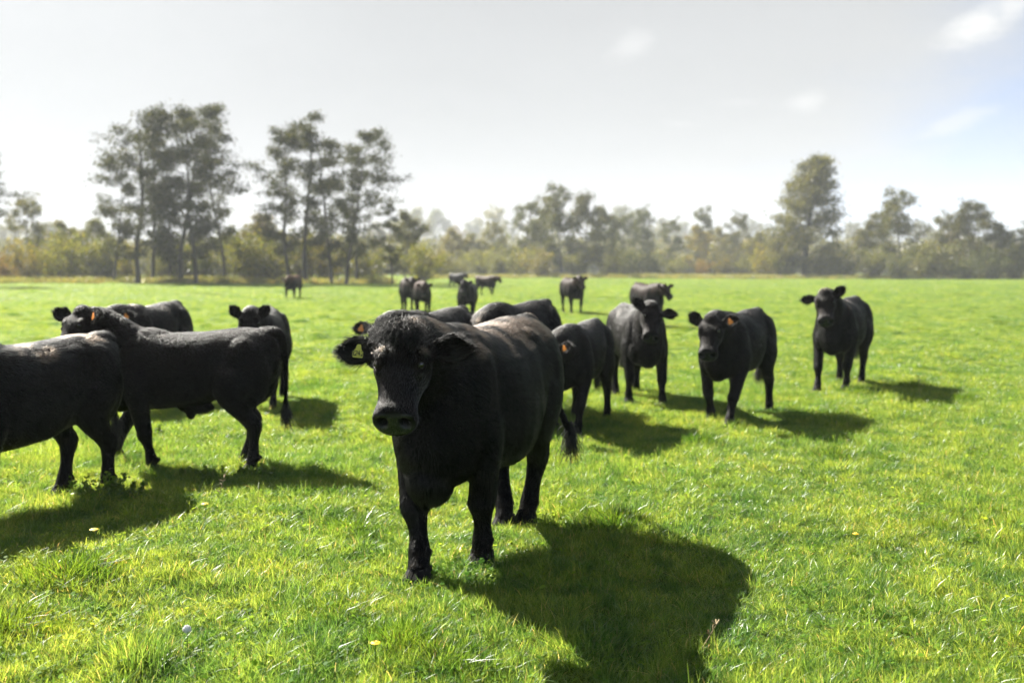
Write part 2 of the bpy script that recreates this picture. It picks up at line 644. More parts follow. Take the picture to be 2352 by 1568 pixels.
    if vox < .02:
        for sd in (1, -1):
            co += dent(xh(M, (.466, sd * .060, -.014)), (.026, .023, .024), rot @ np.array((-.9, -sd * .40, -.3)), .050)
            co += dent(xh(M, (.143, sd * .108, .050)), (.026, .024, .022), rot @ np.array((0, -sd * .75, -.66)), .014)
        loc = (co - M[:3, 3]) @ rot
        loc[:, 0] /= HL
        line = np.exp(-((loc[:, 2] + .098 + .02 * np.clip((.47 - loc[:, 0]) / .2, 0, 1)) / .006) ** 2) * (loc[:, 0] > .32) * (loc[:, 0] < .53)
        nrm = np.stack([np.zeros(nv), -np.sign(loc[:, 1]), np.zeros(nv)], -1) * .4 + np.array((-1, 0, 0.))
        co += (line * .008)[:, None] * (nrm @ rot.T)
    out.vertices.foreach_set('co', co.astype(np.float32).ravel())
    # mask of bare nose skin
    loc = (co - M[:3, 3]) @ rot
    loc[:, 0] /= HL
    nose = np.clip((loc[:, 0] - .40) / .03, 0, 1) * (loc[:, 2] > -.112) * (np.abs(loc[:, 1]) < .125) * (loc[:, 2] < .05)
    nose *= np.clip((loc[:, 0] - .438 + (loc[:, 2] + .0) * .48) / .015, 0, 1) * np.clip((loc[:, 2] + .082) / .01, 0, 1)
    at_ = out.attributes.new('nose', 'FLOAT', 'POINT')
    at_.data.foreach_set('value', nose.astype(np.float32))
    out.polygons.foreach_set('use_smooth', [True] * len(out.polygons))
    out.update()
    return out, M, feet


def coat_material():
    m = bpy.data.materials.new('black_coat')
    m.use_nodes = True
    t = NT(m.node_tree)
    tc = t.n('ShaderNodeTexCoord')
    p = tc.outputs['Object']
    z = t.n('ShaderNodeSeparateXYZ', {0: p}).outputs[2]
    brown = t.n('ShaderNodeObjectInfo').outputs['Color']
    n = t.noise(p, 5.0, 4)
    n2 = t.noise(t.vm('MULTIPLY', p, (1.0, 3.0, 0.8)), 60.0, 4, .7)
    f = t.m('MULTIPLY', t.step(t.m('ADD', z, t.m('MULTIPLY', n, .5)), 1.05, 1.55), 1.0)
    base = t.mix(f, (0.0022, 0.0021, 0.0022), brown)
    dirt = t.m('MULTIPLY', t.step(z, .22, .05), t.step(t.noise(p, 22.0, 4), .45, .62))
    base = t.mix(t.m('MULTIPLY', dirt, .5), base, (.045, .033, .02))
    nose = t.n('ShaderNodeAttribute', attribute_name='nose').outputs['Fac']
    base = t.mix(nose, base, (.010, .011, .013))
    b = t.n('ShaderNodeBsdfPrincipled', {'Base Color': base, 'Specular IOR Level': .10})
    rough = t.m('ADD', t.m('MULTIPLY', n2, .25), .40)
    rough = t.m('ADD', t.m('MULTIPLY', nose, -.26), rough)
    t.set(b.inputs['Specular IOR Level'], t.m('ADD', .05, t.m('MULTIPLY', nose, .45)))
    t.set(b.inputs['Roughness'], rough)
    t.set(b.inputs['Sheen Weight'], t.m('MULTIPLY', t.m('SUBTRACT', 1.0, nose), .0))
    b.inputs['Sheen Roughness'].default_value = .4
    pores = t.n('ShaderNodeTexVoronoi', {'Vector': p, 'Scale': 210.0})
    hgt = t.mix(nose, n2, pores.outputs['Distance'])
    bump = t.n('ShaderNodeBump', {'Height': hgt, 'Strength': .30, 'Distance': .008})
    t.set(b.inputs['Normal'], bump.outputs[0])
    t.n('ShaderNodeOutputMaterial', {'Surface': b.outputs[0]})
    return m


def fur_material():
    m = bpy.data.materials.new('fur')
    m.use_nodes = True
    t = NT(m.node_tree)
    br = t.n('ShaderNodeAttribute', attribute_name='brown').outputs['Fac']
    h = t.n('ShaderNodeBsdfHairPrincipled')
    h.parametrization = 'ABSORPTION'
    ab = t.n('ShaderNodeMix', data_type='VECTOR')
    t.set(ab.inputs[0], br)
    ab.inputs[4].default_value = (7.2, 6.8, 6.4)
    ab.inputs[5].default_value = (0.36, 0.45, 0.55)  # pale silver-brown, which also carries the painted rim light on up-facing hair
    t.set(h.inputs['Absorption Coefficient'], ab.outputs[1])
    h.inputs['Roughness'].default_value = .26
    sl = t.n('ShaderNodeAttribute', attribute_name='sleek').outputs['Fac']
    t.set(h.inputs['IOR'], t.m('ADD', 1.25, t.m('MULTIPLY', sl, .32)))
    h.inputs['Radial Roughness'].default_value = .45
    h.inputs['Random Roughness'].default_value = .3
    t.n('ShaderNodeOutputMaterial', {'Surface': h.outputs[0]})
    return m


MAT_COAT = coat_material()
MAT_FUR = fur_material()
MAT_HOOF = principled('hoof_horn', (.006, .0055, .005), .7, **{'Specular IOR Level': .1})
MAT_EYE = principled('eye_ball', (.010, .006, .004), .04, **{'Specular IOR Level': .8})
MAT_LID = principled('eye_rim', (.014, .012, .011), .5, **{'Specular IOR Level': .3})
MAT_TAGY = principled('tag_yellow', (.50, .48, .06), .4)
MAT_TAGO = principled('tag_orange', (.72, .25, .03), .45)
MAT_INK = principled('tag_ink', (.02, .02, .015), .6)


def curves_obj(name, P, rad, brown, parent, sleek=None):
    """P: strands x points x 3"""
    n, k, _ = P.shape
    cu = bpy.data.hair_curves.new(name)
    cu.add_curves([k] * n)
    cu.attributes['position'].data.foreach_set('vector', np.ascontiguousarray(P, np.float32).ravel())
    ra = cu.attributes.get('radius') or cu.attributes.new('radius', 'FLOAT', 'POINT')
    ra.data.foreach_set('value', np.ascontiguousarray(rad, np.float32).ravel())
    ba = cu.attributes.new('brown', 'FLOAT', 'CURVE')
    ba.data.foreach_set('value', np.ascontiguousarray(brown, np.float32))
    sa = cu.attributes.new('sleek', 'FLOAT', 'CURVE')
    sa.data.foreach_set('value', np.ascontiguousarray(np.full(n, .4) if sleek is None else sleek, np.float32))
    cu.materials.append(MAT_FUR)
    return obj(name, cu, parent)


def sample_surface(me, n, seed):
    g = np.random.default_rng(seed)
    me.calc_loop_triangles()
    nt = len(me.loop_triangles)
    tri = np.empty(nt * 3, np.int32)
    me.loop_triangles.foreach_get('vertices', tri)
    tri = tri.reshape(-1, 3)
    co = np.empty(len(me.vertices) * 3, np.float32)
    me.vertices.foreach_get('co', co)
    co = co.reshape(-1, 3)
    vn = np.empty(len(me.vertices) * 3, np.float32)
    me.vertices.foreach_get('normal', vn)
    vn = vn.reshape(-1, 3)
    a, b, c = co[tri[:, 0]], co[tri[:, 1]], co[tri[:, 2]]
    ar = np.linalg.norm(np.cross(b - a, c - a), axis=1)
    idx = g.choice(nt, n, p=ar / ar.sum())
    u, v = g.random(n), g.random(n)
    fl = u + v > 1
    u[fl], v[fl] = 1 - u[fl], 1 - v[fl]
    w0 = (1 - u - v)[:, None]
    t = tri[idx]
    P = co[t[:, 0]] * w0 + co[t[:, 1]] * u[:, None] + co[t[:, 2]] * v[:, None]
    N = vn[t[:, 0]] * w0 + vn[t[:, 1]] * u[:, None] + vn[t[:, 2]] * v[:, None]
    N /= np.linalg.norm(N, axis=1)[:, None] + 1e-9
    return P, N


def blobnoise(P, seed, f=6.0):
    g = np.random.default_rng(seed)
    out = np.zeros(len(P))
    for i in range(6):
        k = g.normal(size=3) * f * (1 + .5 * i)
        out += np.sin(P @ k + g.random() * 6.28) / (1 + .4 * i)
    return out / 3.0


def cow_fur(p, me, M, parent, n, length):
    seed = p['seed']
    g = np.random.default_rng(seed)
    P, N = sample_surface(me, n, seed)
    loc = (P - M[:3, 3]) @ M[:3, :3]
    loc[:, 0] /= HL
    onhead = (loc[:, 0] > -.06) & (loc[:, 0] < .6) & (np.linalg.norm(loc[:, 1:] - np.array((0, -.06)), axis=1) < .155)
    ear = (np.abs(loc[:, 1]) > .15) & (np.linalg.norm(loc, axis=1) < .36)
    nose = onhead & (loc[:, 0] - .432 + loc[:, 2] * .48 > 0) & (loc[:, 2] > -.078)
    eyes = np.sqrt(((loc[:, 0] * HL - .141 * HL) / .040) ** 2 + ((np.abs(loc[:, 1]) - .104) / .034) ** 2 + ((loc[:, 2] - .046) / .034) ** 2) < 1
    keep = ~nose & ~eyes & (P[:, 2] > .07)
    P, N, loc, onhead, ear = P[keep], N[keep], loc[keep], onhead[keep], ear[keep]
    m = len(P)
    flow = np.tile(np.array((-.85, 0, -.55)), (m, 1))
    flow[P[:, 2] < .55] = (-.25, 0, -1.0)
    up = M[:3, :3] @ np.array((0, 0, 1.0))
    dn = M[:3, :3] @ np.array((1.0, 0, 0))
    flow[onhead] = dn * .9
    crown = onhead & (loc[:, 0] < .16)
    flow[crown] = dn * .5
    for sd in (1, -1):
        b, out, eu, fr = ear_frame(M, sd, p)
        q = ear & (np.sign(loc[:, 1]) == sd)
        flow[q] = out
    nz = blobnoise(P, seed + 1, 9.0)
    nz2 = blobnoise(P, seed + 2, 9.0)
    side = np.cross(N, flow)
    flow = flow + side * (nz * .35)[:, None] + g.normal(size=(m, 3)) * .22
    flow -= N * np.sum(flow * N, 1)[:, None]
    flow /= np.linalg.norm(flow, axis=1)[:, None] + 1e-9
    L = length * (1 + .5 * nz2) * g.uniform(.6, 1.25, m)
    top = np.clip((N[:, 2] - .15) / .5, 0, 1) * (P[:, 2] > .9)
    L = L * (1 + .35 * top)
    lift = .20 + .30 * top + .16 * g.random(m)
    L[onhead] *= .40
    lift[onhead] *= .45
    lift[crown] = .45
    L[crown] *= 1.7
    L[ear] = length * g.uniform(.7, 1.5, ear.sum()) * 1.15
    lift[ear] = .75
    L[(P[:, 2] < .35)] *= .75
    ts = np.array((0, .35, .7, 1.0))
    pts = []
    for t in ts:
        pts.append(P + flow * (L * t)[:, None] + N * (L * lift * (t - .35 * t * t))[:, None] - np.array((0, 0, 1.0)) * (L * .15 * t * t)[:, None])
    Q = np.stack(pts, 1)
    rad = np.outer(np.full(m, p.get('furw', .00055)) * g.uniform(.7, 1.2, m), (1, .9, .65, .15))
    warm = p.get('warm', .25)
    brown = np.clip((.55 * top + .45 * top * np.clip(nz * .8 + .3, 0, 1)) * (warm * 1.1 + .65) * (1 - onhead) * (1 - ear) + .16 * ear * g.random(m), 0, 1)  # backs: bleached brown of the coat, plus rim light painted in as paler hair
    mud = np.clip((.34 - P[:, 2]) / .2, 0, 1) * np.clip(nz * 1.5 + .2, 0, 1) * .35
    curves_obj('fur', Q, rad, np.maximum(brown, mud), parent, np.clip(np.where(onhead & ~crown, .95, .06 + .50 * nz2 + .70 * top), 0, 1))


def forelock(p, M, parent):
    g = np.random.default_rng(p['seed'] + 9)
    sets = []
    # tuft standing over the poll, parted, falling over the forehead and to the sides
    n = p.get('lock', 1500)
    b = np.stack([g.normal(-.015, .032, n), g.normal(0, .050, n), np.full(n, .075)], -1)
    b[:, 2] += -.25 * np.abs(b[:, 1]) + .028
    ang = g.normal(0, .55, n) + np.sign(b[:, 1]) * .55 + b[:, 1] * 5
    L = g.uniform(.03, .075, n) * np.where(g.random(n) < .2, 1.55, 1.0) * np.where(b[:, 0] < 0, 1.0, .9)
    fw = g.normal(.45, .35, n)
    outd = np.stack([fw, np.sin(ang), np.abs(np.cos(ang)) * .4], -1)
    pts = []
    curl = g.normal(0, .010, (n, 3))
    for t in np.linspace(0, 1, 6):
        q = b + np.stack([-.25 * L * np.sin(t * 2.2), np.zeros(n), .75 * L * np.sin(t * 2.0)], -1) + outd * (L * t * t * .9)[:, None]
        q[:, 0] += .35 * L * t * t
        q[:, 2] -= .35 * L * t ** 3
        q += curl * math.sin(t * 4)
        pts.append(xf(M, q))
    Q = np.stack(pts, 1)
    rad = np.outer(np.full(n, .0007), (1, 1, .9, .75, .5, .12))
    curves_obj('forelock', Q, rad, g.random(n) * .25, parent)


def tail_switch(p, parent):
    g = np.random.default_rng(p['seed'] + 5)
    n = 260
    tw = p.get('tail', 0.0)
    b = np.stack([g.normal(-.882, .010, n), g.normal(tw * 1.2, .010, n), g.uniform(.50, .62, n)], -1)
    d = np.stack([g.normal(-.10, .18, n), g.normal(0, .20, n), g.uniform(-1.0, -.8, n)], -1)
    L = g.uniform(.10, .22, n)
    w_ = g.normal(0, .02, (n, 3))
    Q = np.stack([b + d * (L * t)[:, None] * np.array((min(1, t * 1.6), min(1, t * 1.6), 1)) + w_ * math.sin(t * 3.0) for t in np.linspace(0, 1, 5)], 1)
    curves_obj('tail_switch', Q, np.outer(np.full(n, .0016), (1, 1, .9, .6, .2)), g.random(n) * .2, parent)


def hoof_mesh():
    """one cloven hoof, toe along +x, two claws"""
    vs, fs = [], []
    for sd in (1, -1):
        base = len(vs)
        prof = [(-.058, .034), (-.045, .036), (0, .040), (.045, .034), (.075, .016)]
        for (zz, sc, sh) in ((0.0, 1.0, .012), (.035, .92, .0), (.078, .74, -.022)):
            for (x, h) in prof:
                vs.append((x * sc + sh, sd * (.003 + h * 2 * sc * .92), zz))
            for (x, h) in prof[::-1]:
                vs.append((x * sc + sh, sd * .003, zz))
        k = 10
        for i in range(2):
            for j in range(k):
                a, b = base + i * k + j, base + i * k + (j + 1) % k
                f = (a, b, b + k, a + k)
                fs.append(f if sd > 0 else f[::-1])
        fs.append(tuple(base + 2 * k + j for j in range(k))[::(1 if sd > 0 else -1)])
        fs.append(tuple(base + j for j in range(k))[::(-1 if sd > 0 else 1)])
    return mesh_from('hoof', vs, fs, MAT_HOOF)


HOOF = hoof_mesh()


def sphere_mesh(name, r, mat, seg=16, ring_=10):
    vs, fs = [(0, 0, r)], []
    for i in range(1, ring_):
        th = math.pi * i / ring_
        for j in range(seg):
            a = 2 * math.pi * j / seg
            vs.append((r * math.sin(th) * math.cos(a), r * math.sin(th) * math.sin(a), r * math.cos(th)))
    vs.append((0, 0, -r))
    for j in range(seg):
        fs.append((0, 1 + j, 1 + (j + 1) % seg))
        fs.append((len(vs) - 1, len(vs) - 1 - seg + (j + 1) % seg, len(vs) - 1 - seg + j))
    for i in range(ring_ - 2):
        for j in range(seg):
            a, b = 1 + i * seg + j, 1 + i * seg + (j + 1) % seg
            fs.append((a, a + seg, b + seg, b))
    return mesh_from(name, vs, fs, mat, True)


EYEBALL = sphere_mesh('eye', .0235, MAT_EYE)


def lid_mesh():
    """almond rim round the eye, in the head's x (down the face) / z plane"""
    vs, fs = [], []
    n, k = 24, 6
    for i in range(n):
        a = 2 * math.pi * i / n
        c = np.array((.0235 * math.cos(a) + .002, 0, .0165 * math.sin(a)))
        nrm = np.array((math.cos(a), 0, math.sin(a) * 1.3))
        nrm /= np.linalg.norm(nrm)
        for j in range(k):
            b = 2 * math.pi * j / k
            vs.append(tuple(c + nrm * .0026 * math.cos(b) + np.array((0, 1, 0)) * (.0045 * math.sin(b) - .006 * math.cos(a) ** 2)))
    for i in range(n):
        for j in range(k):
            a, b = i * k + j, i * k + (j + 1) % k
            a2, b2 = ((i + 1) % n) * k + j, ((i + 1) % n) * k + (j + 1) % k
            fs.append((a, b, b2, a2))
    return mesh_from('eyelid', vs, fs, MAT_LID, True)


LID = lid_mesh()


def tag_mesh(mat, w_=.054, h=.048):
    """flap tag: neck with a button, flared body, slightly bent, 3 mm thick"""
    out = [(-.012, .0), (-.014, -.012), (-w_ * .5, -.026), (-w_ * .5, -h), (-w_ * .42, -h - .006), (w_ * .42, -h - .006), (w_ * .5, -h), (w_ * .5, -.026), (.014, -.012), (.012, .0), (.008, .010), (-.008, .010)]
    vs = [(x, .0016 + .006 * (y / h) ** 2, y) for x, y in out] + [(x, -.0016 + .006 * (y / h) ** 2, y) for x, y in out]
    k = len(out)
    fs = [tuple(range(k)), tuple(range(2 * k - 1, k - 1, -1))]
    for j in range(k):
        fs.append((j, j + k, (j + 1) % k + k, (j + 1) % k))
    return mesh_from('ear_tag', vs, fs, mat)


TAGY, TAGO = tag_mesh(MAT_TAGY), tag_mesh(MAT_TAGO)


def digits_mesh(txt, hgt, mat):
    seg = {'a': ((0, 1), (1, 1)), 'b': ((1, 1), (1, .5)), 'c': ((1, .5), (1, 0)), 'd': ((0, 0), (1, 0)), 'e': ((0, .5), (0, 0)), 'f': ((0, 1), (0, .5)), 'g': ((0, .5), (1, .5)), 'z': ((1, .5), (0, 0)), 'y': ((.55, 1), (0, .4)), 'x': ((0, .38), (1, .38)), 'v': ((.72, .7), (.72, 0))}
    num = {'9': 'abcdfg', '2': 'abzd', '4': 'yxv', '0': 'abcdef', '1': 'bc'}
    vs, fs = [], []
    wd, gap, th = hgt * .5, hgt * .24, hgt * .08
    tot = len(txt) * wd + (len(txt) - 1) * gap
    for i, ch in enumerate(txt):
        x0 = -tot / 2 + i * (wd + gap)
        for s_ in num[ch]:
            (ax, ay), (bx, by) = seg[s_]
            a = np.array((x0 + ax * wd, ay * hgt))
            b = np.array((x0 + bx * wd, by * hgt))
            d = (b - a) / np.linalg.norm(b - a)
            nn = np.array((-d[1], d[0])) * th
            a, b = a - d * th, b + d * th
            k = len(vs)
            for q in (a + nn, a - nn, b - nn, b + nn):
                vs.append((q[0], 0, q[1]))
            fs.append((k, k + 1, k + 2, k + 3))
    return mesh_from('tag_number', vs, fs, mat)


def head_child(name, data, parent, M, loc, rot=None):
    o = obj(name, data, parent)
    L = Matrix(M.tolist()) @ Matrix.Translation(loc)
    if rot is not None:
        L = L @ rot
    o.matrix_local = L
    return o


GROUP = 'black cattle herd on the pasture'


def cow(p, label, loc, phi, scale=1.0):
    root = thing('cow', label, 'cow', (loc[0], loc[1], float(ground_h(loc[0], loc[1])) - p.get('sink', .012)), R(phi), GROUP)
    root.scale = (scale,) * 3
    me, M, feet = cow_body(p)
    me.materials.append(MAT_COAT)
    body = obj('body', me, root)
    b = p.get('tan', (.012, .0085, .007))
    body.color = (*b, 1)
    lod = p.get('lod', 0)
    for f in feet:
        h = obj('hoof', HOOF, root, (f[0] + .012, f[1], f[2] - .05))
    if lod < 2:
        for sd in (1, -1):
            e = head_child('eye', EYEBALL, root, M, (.141 * HL, sd * .0975, .040))
            if lod == 0:
                l = head_child('eyelid', LID, e, np.eye(4), (0, sd * .0140, .0124), Matrix.Rotation(R(41 if sd > 0 else 139), 4, 'X'))
        for sd, kind in p.get('tags', ()):
            bb, out, eu, fr = ear_frame(M, sd, p)
            c = bb + out * p.get('tagat', .115) + fr * .012 + np.array((0, 0, .012))
            X = -out * sd if True else out
            # hang straight down-ish from the ear, facing the hollow side
            zax = eu if eu[2] > 0 else -eu
            yax = -fr
            xax = np.cross(yax, zax)
            Mt = Matrix(((xax[0], yax[0], zax[0], c[0]), (xax[1], yax[1], zax[1], c[1]), (xax[2], yax[2], zax[2], c[2]), (0, 0, 0, 1)))
            tg = obj('ear_tag', TAGY if kind == 'y' else TAGO, root)
            tg.matrix_local = Mt
            if kind == 'y':
                nb = obj('tag_number', digits_mesh('9242', .022, MAT_INK), tg, (0, -.0035, -.046))
    if p.get('fur'):
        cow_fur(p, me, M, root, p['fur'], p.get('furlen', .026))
        tail_switch(p, root)
        if lod == 0 or p.get('lock'):
            forelock(p, M, root)
    return root


def local_feet(c, phi, sc, px):
    """leg offsets so that the hooves stand at the given ground points"""
    out = []
    for (base, sd), q in zip(((FRONT, 1), (FRONT, -1), (HIND, 1), (HIND, -1)), px):
        g_ = gp(*q)
        d = g_ - Vector(c)
        a = R(phi)
        x = (d.x * math.cos(a) + d.y * math.sin(a)) / sc
        y = (-d.x * math.sin(a) + d.y * math.cos(a)) / sc
        out.append((x - base[-1][0] - .012, y - sd * base[-1][1], 0.0))
    return tuple(out)


# hero
hc, hphi = (-.195, 5.66), -112.0
hero_legs = local_feet(hc, hphi, 1.0, ((1105, 1296), (962, 1340), (1203, 1205), (1160, 1212)))
cow(dict(vox=.0085, seed=3, lod=0, poll=(.94, .03, 1.225), head=(15, 54, 0), earsize=(.245, .088), ears=((8, 4), (6, -2)), legs=hero_legs, brisket=.40,
         tags=((-1, 'y'),), fur=170000, furlen=.026, lock=2200, warm=.8, tail=.22, fat=1.0),
    'large black cow walking towards the viewer with a yellow numbered ear tag', hc, hphi, 1.0)

#@hero_end

def herd(label, centre, phi, sc, **p):
    d = math.hypot(*centre)
    gg = random.Random(p['seed'])
    p.setdefault('slim', gg.uniform(.6, 1.0))
    if 'legs' not in p:
        a_, b_ = gg.uniform(-.2, .2), gg.uniform(-.18, .18)
        p['legs'] = ((a_, 0, 0), (-a_, 0, 0), (b_, -.02, 0), (-b_, .02, 0))
    p.setdefault('vox', .012 if d < 16 else .026)
    p.setdefault('lod', 1 if d < 16 else 2)
    if d < 16:
        p.setdefault('fur', 52000)
        p.setdefault('furlen', .024)
        p.setdefault('furw', .0008)
    return cow(p, label, centre, phi, sc)


def from_rear(px, py, phi, sc):
    g_ = gp(px, py)
    a = R(phi)
    return (g_.x + .55 * sc * math.cos(a), g_.y + .55 * sc * math.sin(a))


def from_front(px, py, phi, sc):
    g_ = gp(px, py)
    a = R(phi)
    return (g_.x - .52 * sc * math.cos(a), g_.y - .52 * sc * math.sin(a))


def mid(px, Y):
    return (at(px, Y), Y)


herd('black cow cut off by the frame at the far left edge', from_rear(193, 1128, -116, .89), -116, .89, seed=21, slim=.3, poll=(.98, 0, 1.0), head=(0, 45, 0),
     legs=((.02, 0, 0), (-.12, 0, 0), (-.10, -.05, 0), (.13, .05, 0)), warm=.5, fur=70000)
herd('black young bull in side view facing left with an orange ear tag', from_rear(572, 1070, 182, .88), 182, .88, seed=22, poll=(.88, .12, 1.40), head=(62, 44, 0),
     legs=((-.26, 0, 0), (.32, 0, 0), (-.05, -.03, 0), (.10, .03, 0)), ears=((10, 30), (10, 35)), tags=((1, 'o'),), bull=True, tail=-.05, warm=.2, fur=60000)
herd('black cow hidden behind the side-on bull, only back and tagged ear showing', mid(338, 11.7), -98, .92, seed=23, poll=(.90, -.02, 1.16), head=(10, 50, 0), tags=((1, 'o'),), warm=.35)
herd('black cow with raised ears standing behind the rump of the side-on bull', mid(602, 11.6), -84, .88, seed=24, poll=(.93, -.02, 1.25), head=(6, 55, 0), ears=((50, 25), (50, 25)))
herd('black cow peeping out behind the head of the leading cow, one ear showing', mid(990, 9.9), -112, .93, seed=25, poll=(.93, -.06, 1.16), head=(8, 55, 0), ears=((10, 10), (5, 8)), tags=((-1, 'o'),))
herd('black cow behind the leading cow with only its back and rump showing', mid(1180, 10.9), -120, .95, seed=26, poll=(.98, 0, .92), head=(0, 50, 0), warm=.4)
herd('black calf with lowered head at the flank of the leading cow', from_front(1300, 998, -110, .82), -110, .82, seed=27, poll=(.98, -.05, 1.06), head=(-12, 58, 0), ears=((10, 25), (10, 10)),
     tags=((1, 'o'),), legs=((.16, -.03, 0), (-.16, 0, .03), (-.16, 0, 0), (.16, 0, 0)))
herd('black cow facing the viewer with tilted head and one ear up', from_front(1484, 932, -83, .90), -83, .90, seed=28, poll=(.89, -.03, 1.27), head=(-16, 52, -14), ears=((10, 5), (48, 20)),
     legs=((.12, 0, 0), (-.12, 0, .04), (-.16, 0, 0), (.14, 0, 0)))
herd('black cow with orange ear tag between the tilted-head cow and the far right cow', from_rear(1722, 945, -121, .92), -121, .92, seed=29, poll=(.92, .02, 1.19), head=(10, 52, 6), ears=((18, 18), (50, 20)),
     tags=((1, 'o'),), legs=((.26, -.04, 0), (-.20, .02, .03), (-.10, .03, 0), (.14, -.03, 0)))
herd('black cow standing farthest right of the herd with raised head', from_rear(1952, 880, -121, .95), -121, .95, seed=30, poll=(.93, -.03, 1.34), head=(18, 52, 8), ears=((40, 25), (8, -2)),
     legs=((-.16, -.06, .03), (.22, .04, 0), (.12, 0, 0), (-.14, 0, 0)), warm=.5)
BRN = (.026, .017, .013)
herd('dark brown cow facing right behind the cow with the tilted head', mid(1488, 27.0), -72, .93, seed=31, poll=(.95, .05, 1.18), head=(12, 40, 0), ears=((10, 35), (10, 35)), tan=BRN)
herd('dark cow alone in the middle distance to the right of the leading cow', mid(1314, 35.5), -76, 1.0, seed=32, poll=(.95, 0, 1.26), head=(10, 50, 0), tan=BRN)
herd('dark cow of the close pair, the one behind', mid(940, 36.5), -76, 1.0, seed=33, poll=(.95, 0, 1.2), head=(-10, 55, 0), tan=BRN)
herd('brown cow of the close pair, the one in front', mid(970, 33.5), -80, .92, seed=34, poll=(.95, 0, 1.14), head=(-10, 60, 0), tan=(.042, .024, .016))
herd('slim black cow facing the viewer in front of the woodland', mid(1073, 31.5), -93, .95, seed=35, poll=(.95, 0, 1.26), head=(0, 50, 0), ears=((15, 35), (15, 35)), tan=(.02, .018, .018))
herd('black cow farthest away, against the edge of the wood', mid(1050, 84), -42, 1.0, seed=36, poll=(1.0, 0, 1.2), head=(0, 40, 0), tan=(.02, .018, .017))
herd('brown cow walking right in the far pasture', mid(1117, 58), -42, .93, seed=37, poll=(1.0, 0, 1.18), head=(0, 40, 0), tan=(.045, .026, .017))
herd('lone brown cow in front of the tall bare-trunked trees', mid(674, 51), -96, 1.0, seed=38, poll=(.95, 0, 1.1), head=(0, 60, 0), tan=(.075, .038, .020))


# ------------------------------------------------------------------ pasture grass
def blade_patch(name, n, rad, hgt, wid, lean, cols, seed, mat, clover=0, edge=1.0, segs=2, clumps=0):
    """a round patch of grass blades as one mesh; colour varies from blade to blade"""
    g = np.random.default_rng(seed)
    r = rad * np.sqrt(g.random(n)) ** edge
    a = g.random(n) * 2 * np.pi
    base = np.stack([r * np.cos(a), r * np.sin(a), np.full(n, -.012)], -1)
    H = hgt * g.uniform(.45, 1.25, n) * (1 - .35 * (r / rad) ** 2)
    if clumps:
        # blades gather in small tufts of uneven height that open outwards
        cr, ca = rad * np.sqrt(g.random(clumps)), g.random(clumps) * 6.283
        ch = g.uniform(.55, 1.5, clumps)
        ck = g.integers(0, clumps, n)
        sp = g.normal(0, .020, (n, 2))
        loose = g.random(n) < .3
        cx = np.where(loose, base[:, 0], cr[ck] * np.cos(ca[ck]) + sp[:, 0])
        cy_ = np.where(loose, base[:, 1], cr[ck] * np.sin(ca[ck]) + sp[:, 1])
        base[:, 0], base[:, 1] = cx, cy_
        H = hgt * g.uniform(.5, 1.2, n) * np.where(loose, .62, ch[ck])
        a = np.where(loose, a, np.arctan2(sp[:, 1], sp[:, 0]))
    W = wid * g.uniform(.7, 1.3, n)
    yaw = g.random(n) * 2 * np.pi
    ln = np.abs(g.normal(0, lean, n)) + .12
    ld = a + g.normal(0, 1.2, n)
    dirv = np.stack([np.cos(ld), np.sin(ld), np.zeros(n)], -1)
    wv = np.stack([np.cos(yaw), np.sin(yaw), np.zeros(n)], -1) * W[:, None]
    k = segs * 2 + 1
    V = np.empty((n, k, 3))
    for i in range(segs):
        t = i / segs
        c = base + dirv * (H * ln * t ** 1.7)[:, None] + np.array((0, 0, 1.0)) * (H * t * (1 - .18 * ln * t))[:, None]
        w_ = wv * (.5 * (1 - .35 * t))
        V[:, 2 * i], V[:, 2 * i + 1] = c - w_, c + w_
    V[:, -1] = base + dirv * (H * ln)[:, None] + np.array((0, 0, 1.0)) * (H * (1 - .18 * ln))[:, None]
    off = np.arange(n)[:, None] * k
    loops, start, cur = [], [], 0
    for i in range(segs - 1):
        q = off + np.array((2 * i, 2 * i + 1, 2 * i + 3, 2 * i + 2))
        loops.append(q.ravel())
        start.append(cur + np.arange(n) * 4)
        cur += n * 4
    q = off + np.array((k - 3, k - 2, k - 1))
    loops.append(q.ravel())
    start.append(cur + np.arange(n) * 3)
    cur += n * 3
    V = V.reshape(-1, 3)
    pick = g.random(n)
    cols = np.array(cols)
    ci = g.choice(len(cols), n, p=np.array((.40, .32, .25, .03))[:len(cols)] / np.array((.40, .32, .25, .03))[:len(cols)].sum())
    C = cols[ci] * g.uniform(.75, 1.25, (n, 1))
    C = np.repeat(C, k, axis=0)
    if clover:
        m = clover
        r = rad * np.sqrt(g.random(m))
        a = g.random(m) * 2 * np.pi
        c = np.stack([r * np.cos(a), r * np.sin(a), g.uniform(.02, .055, m)], -1)
        hx = 6
        S_ = g.uniform(.007, .013, m)
        tl = g.normal(0, .35, (m, 2))
        ph = np.linspace(0, 2 * np.pi, hx, endpoint=False)
        L = np.stack([np.cos(ph), np.sin(ph)], -1)[None] * S_[:, None, None]
        z = L[:, :, 0] * tl[:, 0:1] + L[:, :, 1] * tl[:, 1:2]
        VV = np.concatenate([L, z[..., None]], -1) + c[:, None]
        o0 = len(V)
        V = np.vstack([V, VV.reshape(-1, 3)])
        loops.append((o0 + np.arange(m * hx)).ravel())
        start.append(cur + np.arange(m) * hx)
        cc = np.array((.10, .19, .022)) * g.uniform(.7, 1.3, (m, 1))
        C = np.vstack([C, np.repeat(cc, hx, axis=0)])
    me = mesh_np(name, V, np.concatenate(loops), np.concatenate(start), mat)
    point_color(me, C)
    return me


